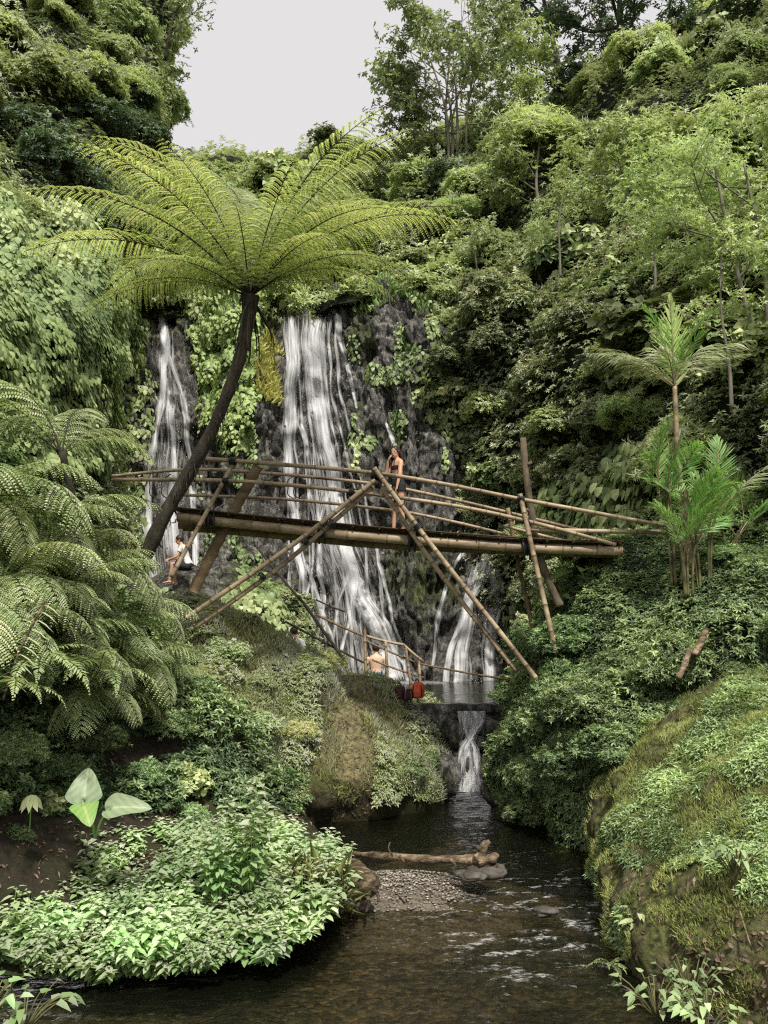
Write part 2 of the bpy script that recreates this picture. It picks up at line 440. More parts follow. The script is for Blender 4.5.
# --- slope behind the falls
back = Sheet([[(px, 150 if 140 < px < 440 else 120, 60), (px, 205 + sk, 44), (px, 240, 37), (px, 275, 32.5), (px, 302, 30)] for px, sk in
              ((40, -20), (120, 0), (180, -5), (240, -5), (320, 0), (400, -8), (470, -20), (560, -40))], 60, 40, 1.0, .25, None, 2)
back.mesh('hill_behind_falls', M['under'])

def ext(py, k, p0=300): return max(0, (p0 - py)) / 300 * k
lh = []
def edge(py): return float(np.interp(py, [-260, 130, 200, 300, 400, 690], [165, 158, 132, 116, 108, 104]))
for f_, b in ((-1.8, 11), (-.9, 14), (0, 17.5), (.4, 20), (.75, 23), (1, 26.5)):
    lh.append([(f_ * edge(py) if f_ > 0 else f_ * 150, py, b + ext(py, 14)) for py in (-260, -120, 0, 100, 200, 300, 400, 500, 600, 690)])
lh.append([(edge(py) - 6, py, 34 + ext(py, 20)) for py in (-260, -120, 0, 100, 200, 300, 400, 500, 600, 690)])
left_hill = Sheet(lh, 90, 120, .8, .35, None, 4)
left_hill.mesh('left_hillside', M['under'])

rh = []
for px, b, top in ((405, 31, 205), (440, 29, 190), (500, 26.5, 170), (580, 23.5, 130), (680, 20, 80), (790, 16.5, 40), (950, 13, 0)):
    r = [(px, top - 40, b + 30)]
    for k, t in enumerate((0, .12, .3, .5, .7, .85, 1)):
        py = top + (660 - top) * t
        r.append((px, py, b + ext(py, 16, 330)))
    rh.append(r)
right_hill = Sheet(rh, 110, 120, 1.1, .3, None, 6)
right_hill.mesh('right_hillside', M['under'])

slope = Sheet([
    [(492, 700, 19), (497, 706, 17.4), (500, 740, 16.4), (502, 800, 15.6), (506, 860, 15.2)],
    [(522, 664, 19), (530, 672, 16.6), (532, 730, 15), (535, 790, 14.4), (540, 855, 14.3)],
    [(585, 560, 18), (595, 572, 15.2), (600, 650, 13.8), (600, 730, 12.9), (600, 860, 12.6)],
    [(690, 520, 18), (700, 532, 15), (700, 600, 13.2), (700, 670, 12.2), (700, 790, 11.8)],
    [(790, 500, 17), (800, 512, 14.4), (800, 580, 12.5), (800, 650, 11.4), (800, 790, 11)],
    [(960, 480, 16), (960, 490, 13), (960, 560, 11), (960, 640, 10), (960, 790, 9.6)]], 90, 90, .35, .7, None, 8)
slope.mesh('right_slope', M['under'])

def bank_tint(G):
    return .5
bank = Sheet([
    [(585, 822, 14), (592, 828, 12.6), (590, 850, 12.0), (588, 875, 11.2), (592, 905, 11.0)],
    [(604, 768, 13.4), (608, 780, 12.4), (600, 835, 11.1), (598, 890, 10.2), (606, 950, 9.6)],
    [(640, 722, 13), (642, 736, 11.8), (632, 800, 10.4), (628, 890, 9.1), (645, 985, 8.5)],
    [(700, 690, 12.6), (704, 704, 11.3), (700, 780, 9.6), (694, 890, 8.3), (705, 1015, 7.7)],
    [(770, 660, 12.2), (775, 676, 11), (775, 760, 9), (770, 880, 7.7), (770, 1035, 7.1)],
    [(920, 620, 12), (920, 640, 10.6), (920, 740, 8.4), (910, 860, 7.1), (900, 1080, 6.4)]], 160, 160, .16, 1.1, lambda G: .05 * fbm(G, 4, 4, 13), 12)
bank.mesh('mossy_bank', M['bank']); bank_bvh = bank.bvh()

hum = Sheet([
    [(60, 650, 18), (80, 650, 14.6), (90, 700, 13.2), (95, 780, 12.7), (95, 850, 12.9)],
    [(165, 616, 18), (180, 622, 15), (180, 700, 13.5), (185, 780, 13), (185, 850, 13.2)],
    [(255, 628, 19), (260, 636, 15.8), (262, 700, 14.2), (265, 775, 13.5), (268, 848, 13.8)],
    [(335, 668, 19), (340, 680, 16.2), (342, 733, 15), (345, 785, 14.4), (342, 842, 14.6)],
    [(400, 694, 19), (400, 703, 17), (405, 742, 15.8), (405, 785, 15.2), (400, 832, 15.4)],
    [(430, 712, 19), (434, 720, 17.6), (438, 748, 16.4), (438, 785, 16), (432, 822, 16.2)],
    [(440, 735, 20), (448, 745, 18.4), (452, 765, 17.4), (450, 790, 17), (445, 815, 17.2)]], 110, 90, .3, .8, None, 15)
gpx, gpy = proj(hum.G)
# the worn path up the middle of the hummock is bare, its foot has the undercut's shade painted in
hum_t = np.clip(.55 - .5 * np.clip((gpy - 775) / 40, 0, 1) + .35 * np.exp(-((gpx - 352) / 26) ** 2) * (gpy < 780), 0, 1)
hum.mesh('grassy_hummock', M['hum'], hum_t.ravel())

lb = Sheet([
    [(-300, 360, 12), (-260, 430, 9.4), (-250, 640, 8.0), (-250, 860, 7.2), (-250, 1060, 6.6)],
    [(-70, 400, 13.5), (-60, 500, 11), (-60, 690, 9.9), (-60, 880, 8.6), (-60, 985, 8.0)],
    [(45, 510, 14), (50, 545, 12), (60, 740, 10.8), (60, 890, 9.2), (60, 972, 8.2)],
    [(110, 600, 14), (120, 630, 12.6), (155, 775, 11.4), (160, 890, 9.6), (160, 965, 8.3)],
    [(200, 680, 14.2), (215, 710, 13), (250, 835, 11.6), (255, 892, 10), (255, 962, 8.6)],
    [(320, 850, 13.0), (330, 848, 12.2), (340, 855, 11.4), (345, 882, 10.6), (345, 915, 9.9)]], 90, 90, .12, 1.2, None, 19)
lb.mesh('left_bank', M['earth'])

lr = Sheet([
    [(60, 560, 26), (80, 575, 22), (90, 600, 20), (100, 690, 18.5)],
    [(150, 575, 26), (165, 580, 23), (165, 592, 21.4), (165, 680, 19.5)],
    [(225, 565, 26), (230, 572, 24), (232, 592, 22.4), (232, 680, 20.5)],
    [(285, 590, 26.5), (285, 596, 24.5), (285, 616, 23), (285, 690, 21)],
    [(312, 650, 27), (315, 655, 25), (318, 670, 23.5), (318, 700, 22)]], 50, 50, .35, .9, None, 22)
lr.mesh('rocky_ledge', M['rock'], smooth=False)

# --- river bed, river, upper pool
def grid(x0, x1, y0, y1, nx, ny):
    x, y = np.meshgrid(np.linspace(x0, x1, nx), np.linspace(y0, y1, ny))
    i = np.arange(ny - 1)[:, None] * nx; j = np.arange(nx - 1)[None]
    return x, y, np.stack([i + j, i + j + 1, i + nx + j + 1, i + nx + j], -1).reshape(-1, 4)

m, nt, out = newmat('river_bed_pebbles'); L = nt.links.new
tcn = N_(nt, 'ShaderNodeTexCoord')
vo = N_(nt, 'ShaderNodeTexVoronoi', i_Scale=15.0); L(tcn.outputs['Object'], vo.inputs['Vector'])
n1 = N_(nt, 'ShaderNodeTexNoise', i_Scale=.8, i_Detail=6); L(tcn.outputs['Object'], n1.inputs['Vector'])
r1 = ramp(nt, [(0, (.03, .027, .018)), (.5, (.085, .075, .053)), (.85, (.18, .16, .12)), (1, (.28, .20, .13))])
sx = N_(nt, 'ShaderNodeSeparateColor'); L(vo.outputs['Color'], sx.inputs[0]); L(sx.outputs[0], r1.inputs['Fac'])
r2 = ramp(nt, [(.35, (.25, .25, .22)), (.7, (1.1, 1.05, .95))], n1.outputs['Fac'])
mx = N_(nt, 'ShaderNodeMix', data_type='RGBA', blend_type='MULTIPLY'); mx.inputs['Factor'].default_value = 1
L(r1.outputs[0], mx.inputs['A']); L(r2.outputs[0], mx.inputs['B'])
b = N_(nt, 'ShaderNodeBsdfPrincipled', i_Roughness=.9); L(mx.outputs['Result'], b.inputs['Base Color'])
bp = N_(nt, 'ShaderNodeBump', i_Strength=1.0, i_Distance=.06); bp.invert = True; L(vo.outputs['Distance'], bp.inputs['Height']); L(bp.outputs[0], b.inputs['Normal'])
L(b.outputs[0], out.inputs[0]); M['bed'] = m

x, y, f = grid(-14, 14, -6, 19, 140, 120)
z = -.28 - .7 * np.clip((y - 11) / 3, 0, 1) + .07 * fbm(np.stack([x, y, 0 * x], -1), .9, 4, 30)
MB().add(np.stack([x, y, z], -1).reshape(-1, 3), [f]).build('river_bed', M['bed'], smooth=True)['kind'] = 'structure'
x, y, f = grid(-600, 600, -300, 1500, 30, 40)
MB().add(np.stack([x, y, -3 + 0 * x], -1).reshape(-1, 3), [f]).build('ground', M['under'])['kind'] = 'structure'

def water_mat(name, tintc, foam_glint=True, wscale=5.0, bstr=.25, murk=.35, murkc=(.03, .035, .02)):
    m, nt, out = newmat(name); L = nt.links.new
    tcn = N_(nt, 'ShaderNodeTexCoord'); mp = N_(nt, 'ShaderNodeMapping'); mp.inputs['Scale'].default_value = (.6, 1.3, 1)
    L(tcn.outputs['Object'], mp.inputs['Vector'])
    n1 = N_(nt, 'ShaderNodeTexNoise', i_Scale=wscale, i_Detail=5, i_Roughness=.55, i_Distortion=.6); L(mp.outputs[0], n1.inputs['Vector'])
    bp = N_(nt, 'ShaderNodeBump', i_Strength=bstr, i_Distance=.05); L(n1.outputs['Fac'], bp.inputs['Height'])
    tr = N_(nt, 'ShaderNodeBsdfTransparent'); tr.inputs[0].default_value = (*tintc, 1)
    df = N_(nt, 'ShaderNodeBsdfDiffuse'); df.inputs[0].default_value = (*murkc, 1)
    m0 = N_(nt, 'ShaderNodeMixShader'); m0.inputs[0].default_value = murk; L(tr.outputs[0], m0.inputs[1]); L(df.outputs[0], m0.inputs[2])
    gl = N_(nt, 'ShaderNodeBsdfGlossy', i_Roughness=.04); L(bp.outputs[0], gl.inputs['Normal'])
    fr = N_(nt, 'ShaderNodeFresnel', i_IOR=1.36); L(bp.outputs[0], fr.inputs['Normal'])
    m1 = N_(nt, 'ShaderNodeMixShader'); L(fr.outputs[0], m1.inputs[0]); L(m0.outputs[0], m1.inputs[1]); L(gl.outputs[0], m1.inputs[2])
    last = m1
    if foam_glint:
        at = N_(nt, 'ShaderNodeAttribute', attribute_name='tint')
        n2 = N_(nt, 'ShaderNodeTexNoise', i_Scale=22, i_Detail=8, i_Roughness=.8); L(mp.outputs[0], n2.inputs['Vector'])
        ad = N_(nt, 'ShaderNodeMath', operation='MULTIPLY_ADD'); L(n2.outputs['Fac'], ad.inputs[0]); ad.inputs[1].default_value = 2.6; ad.inputs[2].default_value = -1.35
        ad2 = N_(nt, 'ShaderNodeMath', operation='ADD'); L(ad.outputs[0], ad2.inputs[0]); L(at.outputs['Fac'], ad2.inputs[1])
        rr = ramp(nt, [(.35, (0, 0, 0)), (.95, (.8, .8, .8))], ad2.outputs[0])
        fo = N_(nt, 'ShaderNodeBsdfDiffuse'); fo.inputs[0].default_value = (.75, .76, .76, 1)
        m2 = N_(nt, 'ShaderNodeMixShader'); L(rr.outputs[0], m2.inputs[0]); L(m1.outputs[0], m2.inputs[1]); L(fo.outputs[0], m2.inputs[2]); last = m2
    L(last.outputs[0], out.inputs[0])
    return m
M['river'] = water_mat('river_water', (.70, .66, .52), True, 11, .8, .12)
M['pool'] = water_mat('pool_water', (.35, .42, .33), True, 6, .3, .6)

x, y, f = grid(-13, 13, 1, 20, 420, 420)
q = np.stack([x, y, 0 * x], -1)
px, py = proj(np.stack([x, y, 0 * x], -1))
rif = np.exp(-(((px - 555) / 110) ** 2 + ((py - 925) / 75) ** 2)) + .55 * np.exp(-(((px - 430) / 150) ** 2 + ((py - 930) / 60) ** 2)) + .35 * np.exp(-(((px - 540) / 60) ** 2 + ((py - 1000) / 40) ** 2))
rif = np.clip(rif, 0, 1.1)
s1 = fbm(q * np.array((.7, 1.9, 1)) + .25 * fbm(q, 1.5, 2, 40)[..., None], 2.6, 4, 41)
rid = 1 - np.abs(s1) * 1.6
z = rif * (.035 * rid + .012 * s1) + .005 * fbm(q * np.array((.6, 1.6, 1)), 3, 3, 43)
foam_glint = np.clip(rif * (rid - .45) * 1.0, 0, .68)  # white on the riffle crests: foam, plus glints painted into the colour
foam_glint = np.maximum(foam_glint, .75 * np.exp(-(((px - 468) / 16) ** 2 + ((py - 792) / 4) ** 2)))
foam_glint = np.maximum(foam_glint, .3 * np.exp(-(((px - 628) / 14) ** 2 + ((py - 722) / 10) ** 2)))
MB().add(np.stack([x, y, z], -1).reshape(-1, 3), [f], foam_glint.ravel()).build('river_water', M['river'], smooth=True)['kind'] = 'structure'

PZ = 1.58
x, y, f = grid(-11, 6, 17.25, 31, 120, 120)
q = np.stack([x, y, 0 * x], -1)
ppx, ppy = proj(np.stack([x, y, PZ + 0 * x], -1))
fo2 = .55 * np.exp(-((y - 25.3) / 1.0) ** 2) * (x < 2)
MB().add(np.stack([x, y, PZ + .01 * fbm(q, 3, 3, 50)], -1).reshape(-1, 3), [f], fo2.ravel()).build('upper_pool_water', M['pool'], smooth=True)['kind'] = 'structure'
x, y, f = grid(-14, 12, 17.3, 33, 40, 40)
MB().add(np.stack([x, y, PZ - .5 + .1 * fbm(np.stack([x, y, 0 * x], -1), 1, 3, 51)], -1).reshape(-1, 3), [f]).build('upper_pool_bed', M['bed'], smooth=True)['kind'] = 'structure'

# ------------------------------------------------------------------ waterfalls
def fall_mat(name, dens, sc_u=9.0):
    m, nt, out = newmat(name); L = nt.links.new
    uv = N_(nt, 'ShaderNodeUVMap'); uv.uv_map = 'UVMap'
    mp = N_(nt, 'ShaderNodeMapping'); mp.inputs['Scale'].default_value = (sc_u, 1.0, 1); L(uv.outputs[0], mp.inputs['Vector'])
    n1 = N_(nt, 'ShaderNodeTexNoise', i_Scale=1.0, i_Detail=7, i_Roughness=.68, i_Distortion=.25); L(mp.outputs[0], n1.inputs['Vector'])
    mp2 = N_(nt, 'ShaderNodeMapping'); mp2.inputs['Scale'].default_value = (sc_u * 3, 4.0, 1); L(uv.outputs[0], mp2.inputs['Vector'])
    n2 = N_(nt, 'ShaderNodeTexNoise', i_Scale=1.0, i_Detail=4); L(mp2.outputs[0], n2.inputs['Vector'])
    at = N_(nt, 'ShaderNodeAttribute', attribute_name='tint')
    a = N_(nt, 'ShaderNodeMath', operation='MULTIPLY_ADD'); L(n2.outputs['Fac'], a.inputs[0]); a.inputs[1].default_value = .5; L(n1.outputs['Fac'], a.inputs[2])
    b2 = N_(nt, 'ShaderNodeMath', operation='ADD'); L(a.outputs[0], b2.inputs[0]); L(at.outputs['Fac'], b2.inputs[1])
    mr = N_(nt, 'ShaderNodeMapRange'); mr.inputs['From Min'].default_value = (.87 - dens); mr.inputs['From Max'].default_value = (1.2 - dens)
    mr.inputs['To Max'].default_value = .93
    L(b2.outputs[0], mr.inputs['Value'])
    df = N_(nt, 'ShaderNodeBsdfDiffuse'); df.inputs[0].default_value = (.90, .90, .92, 1)
    tl = N_(nt, 'ShaderNodeBsdfTranslucent'); tl.inputs[0].default_value = (.8, .8, .82, 1)
    m0 = N_(nt, 'ShaderNodeMixShader'); m0.inputs[0].default_value = .35; L(df.outputs[0], m0.inputs[1]); L(tl.outputs[0], m0.inputs[2])
    tr = N_(nt, 'ShaderNodeBsdfTransparent')
    m1 = N_(nt, 'ShaderNodeMixShader'); L(mr.outputs[0], m1.inputs[0]); L(tr.outputs[0], m1.inputs[1]); L(m0.outputs[0], m1.inputs[2])
    L(m1.outputs[0], out.inputs[0])
    return m
M['fall'] = fall_mat('white_water_strand', .34, 6)
M['veil'] = fall_mat('white_water_veil', .20, 18)
M['spray'] = fall_mat('white_water_thick', .40, 9)

def strand(path, off=.18, bvh=cliff_bvh, nacross=9, n=70, wob=.05, edge=.75):
    """ribbon of falling water laid down the rock along an image-space path (px, py, width_px)"""
    c = curve(path, n)
    jt = np.stack([c[:, 1] / 26, np.full(n, path[0][0] * 1.7), np.zeros(n)], -1)
    c[:, 0] += vnoise(jt, 1, 5) * min(4, .12 * c[0, 2] + 1.5); c[:, 2] *= 1 + .3 * vnoise(jt, 1.6, 8)
    u = np.linspace(-.5, .5, nacross)
    V = []; T = []; UV = []
    cum = 0
    prev = None; dmin = None
    for k in range(n):
        row = []
        for uu in u:
            p = P(c[k, 0] + uu * c[k, 2], c[k, 1], 40)
            dr = Vector(p) - Vector((0, 0, CZ)); dr.normalize()
            h = bvh.ray_cast(Vector((0, 0, CZ)), dr)
            dist = h[3] if h[0] is not None else 29.0
            row.append((dist, dr))
        ds = np.array([r[0] for r in row])
        if dmin is None: dmin = ds.copy()
        ds = np.minimum(ds, dmin * 1.0 + .25)      # water leaps over hollows instead of following them
        dmin = ds if k == 0 else dmin * .6 + ds * .4
        for a, (r, uu) in enumerate(zip(row, u)):
            q = np.array((0, 0, CZ)) + np.array(r[1]) * (min(ds[a], dmin[a]) - off)
            V.append(q)
            ee = 1 - (abs(uu) * 2) ** 2
            T.append((ee - 1) * edge - .25 * (k / (n - 1) > .97) - .45 * max(0, 1 - k / (3 + 3 * math.sin(a * 2.1 + path[0][0]) ** 2)))
        mid = V[-nacross // 2 - 1]
        if prev is not None: cum += np.linalg.norm(mid - prev)
        prev = mid
        wm = c[k, 2] / FPX * 28
        for uu in u: UV.append(((uu * wm) * .9 + path[0][0] * .37, cum * .22 + path[0][0] * .11))
    i = np.arange(n - 1)[:, None] * nacross; j = np.arange(nacross - 1)[None]
    f = np.stack([i + j, i + j + 1, i + nacross + j + 1, i + nacross + j], -1).reshape(-1, 4)
    return np.array(V), f, np.array(T), UV

def add_fall(root, name, mat, path, **k):
    v, f, t, uv = strand(path, **k)
    o = MB().add(v, [f], t).build(name, mat, root, smooth=True, uv=uv)
    o.location = -Vector(root.location)
    return o

r = empty('waterfall', P(340, 690, 26), 'tall main waterfall spreading into white strands down the middle of the cliff', 'waterfall')
add_fall(r, 'veil', M['veil'], [(311, 306, 66), (313, 345, 76), (316, 400, 84), (323, 460, 84), (334, 530, 98), (354, 600, 135), (372, 690, 170)], off=.15, nacross=21)
for pth, mt in (
    ([(293, 308, 26), (291, 380, 26), (291, 440, 20), (293, 510, 17), (297, 560, 17), (308, 610, 18), (318, 660, 24)], 'spray'),
    ([(316, 309, 40), (316, 370, 42), (320, 420, 32), (332, 470, 24), (344, 525, 22), (352, 575, 32), (372, 625, 40), (395, 690, 48)], 'spray'),
    ([(334, 312, 16), (344, 350, 12), (353, 385, 8), (358, 410, 4)], 'fall'),
    ([(352, 560, 12), (342, 590, 9), (335, 615, 8), (331, 650, 9)], 'fall'),
    ([(356, 575, 16), (380, 615, 20), (400, 650, 22), (425, 695, 30)], 'fall'),
    ([(348, 560, 12), (366, 610, 18), (384, 655, 22), (400, 695, 26)], 'spray'),
    ([(304, 560, 8), (322, 610, 12), (335, 650, 14), (345, 695, 18)], 'fall'),
    ([(354, 568, 10), (350, 600, 7), (344, 640, 8), (342, 680, 8)], 'fall'),
    ([(340, 470, 10), (326, 500, 9), (318, 560, 9), (322, 600, 6), (312, 655, 7)], 'fall'),
    ([(376, 560, 9), (388, 600, 8), (402, 650, 9), (412, 700, 12)], 'fall'),
    ([(300, 420, 14), (308, 470, 9), (312, 540, 7), (306, 600, 6)], 'fall')):
    add_fall(r, 'strand', M[mt], pth, off=.28)
for q in range(9):
    x0 = 285 + q * 6.5; x1 = 290 + q * 13
    add_fall(r, 'strand', M['fall'], [(x0, 308 + q % 3, 7), (x0 + 2, 390, 6), (x0 * .6 + x1 * .4, 470, 5), (x0 * .3 + x1 * .7, 560, 6), (x1, 690, 7)], off=.22, nacross=5)
r = empty('waterfall', P(170, 620, 27), 'narrow stepped waterfall at the left between green vine walls', 'waterfall')
add_fall(r, 'veil', M['veil'], [(161, 300, 14), (165, 340, 34), (168, 400, 48), (170, 470, 62), (170, 540, 68), (176, 620, 72)], off=.15, nacross=15)
for pth, mt in (
    ([(161, 300, 10), (163, 340, 15), (161, 400, 14), (152, 460, 14), (150, 540, 16), (160, 600, 16)], 'spray'),
    ([(163, 330, 10), (170, 380, 12), (173, 440, 14), (172, 500, 16), (174, 580, 24)], 'spray'),
    ([(168, 350, 6), (182, 400, 9), (190, 450, 10), (194, 520, 11), (198, 600, 14)], 'spray')):
    add_fall(r, 'strand', M[mt], pth, off=.26)
r = empty('waterfall', P(485, 700, 26), 'short double-tiered waterfall below the bridge at the right of the cliff', 'waterfall')
for pth, mt in (
    ([(463, 485, 10), (472, 495, 16), (480, 512, 18), (484, 540, 20), (480, 575, 24), (466, 605, 14), (452, 650, 12), (446, 690, 12)], 'spray'),
    ([(484, 545, 18), (492, 580, 24), (493, 620, 24), (490, 660, 22), (490, 708, 24)], 'spray'),
    ([(476, 540, 10), (452, 570, 9), (440, 610, 9), (432, 670, 10)], 'fall'),
    ([(482, 560, 20), (470, 600, 24), (462, 650, 34), (460, 700, 44)], 'fall'),
    ([(425, 476, 3), (434, 486, 4), (446, 500, 4)], 'fall')):
    add_fall(r, 'strand', M[mt], pth, off=.28)
r = empty('waterfall', P(392, 450, 27), 'tiny spout of white water high on the rock behind the standing woman', 'waterfall')
add_fall(r, 'strand', M['spray'], [(387, 422, 5), (391, 434, 8), (395, 447, 10), (398, 470, 5)], off=.25)
# little fall over the pool lip
lip_pts = []
r = empty('waterfall', P(472, 790, 16.6), 'small foaming cascade dropping from the upper pool into the river', 'waterfall')
mb = MB(); n = 40; V = []; T = []; UV = []
for si, cc in enumerate(([(478, 711, 14, 17.1), (480, 722, 11, 16.9), (473, 736, 10, 16.75), (468, 752, 16, 16.6), (470, 775, 17, 16.5), (468, 792, 24, 16.4)],
                         [(462, 711, 12, 17.1), (463, 722, 9, 16.95), (467, 735, 7, 16.8), (476, 750, 9, 16.66), (478, 772, 8, 16.5), (480, 790, 12, 16.4)],
                         [(470, 711, 18, 17.15), (471, 730, 18, 16.9), (462, 750, 9, 16.7), (460, 770, 7, 16.55), (458, 790, 9, 16.45)])):
    c = curve(cc, n)
    for k in range(n):
        for uu in np.linspace(-.5, .5, 9):
            V.append(P(c[k, 0] + uu * c[k, 2], c[k, 1], c[k, 3] + .12 * math.sin(uu * 9 + k * .3)))
            T.append(-(abs(uu) * 2) ** 2 * .3); UV.append((uu * c[k, 2] * .03, k * .06))
i = np.arange(n - 1)[:, None] * 9; j = np.arange(8)[None]
for si in range(3): mb.add(V[si * 9 * n:(si + 1) * 9 * n], [np.stack([i + j, i + j + 1, i + 10 + j, i + 9 + j], -1).reshape(-1, 4)], T[si * 9 * n:(si + 1) * 9 * n])
o = mb.build('strand', M['spray'], r, smooth=True, uv=UV); o.location = -Vector(r.location)

# drops flung out along the falls
M['drop'] = plain('water_drop', (.8, .8, .82), .3, var=.02)
mb = MB()
for (px, py, wd, h_, d, n) in ((340, 680, 75, 12, 25.6, 900), (330, 560, 60, 90, 26.4, 500), (320, 400, 45, 90, 27.8, 400), (470, 690, 30, 12, 25.2, 350), (482, 600, 20, 90, 25.8, 250), (170, 500, 40, 90, 27.5, 350), (469, 782, 13, 9, 16.3, 260), (470, 745, 12, 28, 16.7, 120), (555, 925, 70, 40, 9.2, 0)):
    for k in range(n):
        q = P(px + RNG.normal(0, .45) * wd, py + RNG.normal(0, .5) * h_, d - RNG.random() * .4); s_ = RNG.uniform(.006, .02) * d / 22
        mb.add(q + rvec(4) * s_ * np.array((.7, .7, 1.5)), [[(0, 1, 2), (0, 2, 3), (0, 3, 1), (1, 3, 2)]])
tag(mb.build('water_spray', M['drop']), 'white drops flung out along the falls and at their feet', 'spray', kind='stuff')

# ------------------------------------------------------------------ rocks
def rock(name, loc, s, mat, label, cat='rock', group=None, seed=0, squash=(1, 1, .7)):
    import bmesh
    bm = bmesh.new(); bmesh.ops.create_icosphere(bm, subdivisions=4, radius=1)
    V = np.array([v.co for v in bm.verts]); F_ = np.array([[v.index for v in f.verts] for f in bm.faces]); bm.free()
    n = fbm(V + seed * 3.7, 1.1, 4, seed)
    V = V * (1 + .28 * n)[:, None] * np.array(squash) * s
    o = MB().add(V, [F_]).build(name, mat, smooth=True); o.location = loc
    return tag(o, label, cat, group)
lip = MB()
V = []
for k, xx in enumerate(np.linspace(408, 506, 14)):
    for (py, d) in ((703, 18.2), (704.5, 17.3), (712, 17.25), (718, 17.5), (760, 17.6)):
        V.append(P(xx, py + .7 * math.sin(k * 1.7), d + .06 * math.sin(k * 2.3)))
i = np.arange(13)[:, None] * 5; j = np.arange(4)[None]
lip.add(V, [np.stack([i + j, i + j + 1, i + 6 + j, i + 5 + j], -1).reshape(-1, 4)])
tag(lip.build('stone_weir', M['rock']), 'dark flat stone lip holding back the upper pool', 'weir')
for k, (px, py, d, s) in enumerate(((458, 735, 17.1, .3), (486, 728, 17.2, .28), (459, 765, 16.8, .26), (488, 765, 16.9, .32), (440, 775, 16.3, .4), (478, 742, 16.95, .16), (500, 790, 15.9, .35), (438, 728, 17.25, .36), (424, 722, 17.3, .3), (450, 715, 17.4, .2))):
    rock('wet_rock', P(px, py, d), s, M['rock'], 'dark wet rock beside the small foaming cascade', 'rock', 'wet rocks beside the small cascade', k + 3, (1, .8, .9))
for k, (px, py, d, s, lab) in enumerate(((487, 871, 11.0, .2, 'rounded grey stone under the knobbly end of the driftwood'), (474, 876, 10.8, .13, 'small dark stone at the water edge below the driftwood'), (462, 874, 10.9, .1, 'pale pebble-sized stone on the tip of the gravel bar'), (546, 907, 9.9, .16, 'reddish brown stone awash in the riffle'))):
    rock('river_stone', P(px, py, d) - np.array((0, 0, .05 if px > 500 else 0)), s * (.7 if px > 500 else 1), M['stone'], lab, 'stone', None, k + 20, (1.3, .9, .5))

# gravel bar
x, y, f = grid(-1.6, 1.7, 9.4, 12.4, 60, 50)
gp = np.stack([x, y, 0 * x], -1)
e = 1 - ((x - .05) / 1.25) ** 2 - ((y - 11.0 - .1 * x) / .85) ** 2
z = np.clip(e, -4, 1) * .16 - .02 + .02 * fbm(gp, 5, 3, 60)
MB().add(np.stack([x, y, z], -1).reshape(-1, 3), [f]).build('gravel_bar', M['gravel'], smooth=True)['kind'] = 'structure'
mb = MB()
for k in range(2200):
    xx = RNG.normal(.1, .62); yy = RNG.normal(11.0, .42)
    ee = 1 - ((xx - .05) / 1.25) ** 2 - ((yy - 11.0 - .1 * xx) / .85) ** 2
    if ee < -.1: continue
    s = RNG.uniform(.008, .026)
    q = np.array([(1, 0, 0), (.3, .9, 0), (-.8, .6, 0), (-.8, -.6, 0), (.3, -.9, 0), (0, 0, .35), (0, 0, -.3)]) * s * RNG.uniform(.7, 1.3, (7, 3))
    q = q + (xx, yy, np.clip(ee, -1.2, 1) * .16)
    mb.add(q, [[(0, 1, 5), (1, 2, 5), (2, 3, 5), (3, 4, 5), (4, 0, 5), (1, 0, 6), (2, 1, 6), (3, 2, 6), (4, 3, 6), (0, 4, 6)]], RNG.random())
tag(mb.build('pebble_scatter', M['pebble']), 'loose pale pebbles strewn over the gravel bar', 'pebbles', kind='stuff')

# driftwood
mb = MB()
pth = curve([P(352, 852, 11.8), P(385, 855, 11.5), (P(420, 858, 11.3)), P(460, 859, 11.1), P(482, 860, 11.0), P(496, 858, 10.9)], 40)
rr = np.interp(np.arange(40), [0, 5, 25, 34, 37, 39], [.02, .045, .06, .08, .085, .045]) * (1 + .3 * vnoise(pth, 7, 3))
pth = pth + .025 * np.stack([0 * rr, vnoise(pth, 3, 5), vnoise(pth, 3, 6)], -1)
tube(mb, pth, rr, 12, np.clip(.55 + .3 * vnoise(pth, 5, 8), 0, 1))
for path_, rad_ in ((((478, 860), (483, 853), (485, 845), (490, 841)), (.07, .06, .055, .03)), (((484, 853), (479, 848), (477, 845)), (.04, .03, .01)), (((486, 846), (484, 841)), (.035, .012)),
                    (((478, 861), (488, 860), (495, 856), (498, 857)), (.07, .06, .05, .02)), (((482, 863), (491, 867), (497, 864)), (.05, .045, .02)), (((450, 859), (455, 866), (452, 870)), (.03, .02, .01)), (((392, 856), (388, 848), (390, 842)), (.014, .01, .005)), (((400, 856), (404, 862)), (.02, .01))):
    c_ = curve([P(a, b_, 10.95) for a, b_ in path_], 12); c_ = c_ + .012 * np.stack([vnoise(c_, 9, 1), vnoise(c_, 9, 2), vnoise(c_, 9, 4)], -1)
    tube(mb, c_, np.interp(np.linspace(0, 1, 12), np.linspace(0, 1, len(rad_)), rad_) * (1 + .35 * vnoise(c_, 11, 9)), 9, np.clip(.5 + .35 * vnoise(c_, 9, 8), 0, 1))
tag(mb.build('driftwood_log', M['wood'], smooth=True), 'pale driftwood log with upturned knobbly end lying on the gravel bar', 'log')
mb = MB()
pth = curve([P(330, 858, 10.6), P(346, 868, 10.3), P(361, 880, 10.1), P(369, 889, 9.95)], 20)
tube(mb, pth, np.interp(np.arange(20), [0, 10, 17, 19], [.12, .165, .17, .12]) * (1 + .25 * vnoise(pth, 9, 1)), 18, np.clip(.4 + .4 * vnoise(pth, 12, 3), 0, 1))
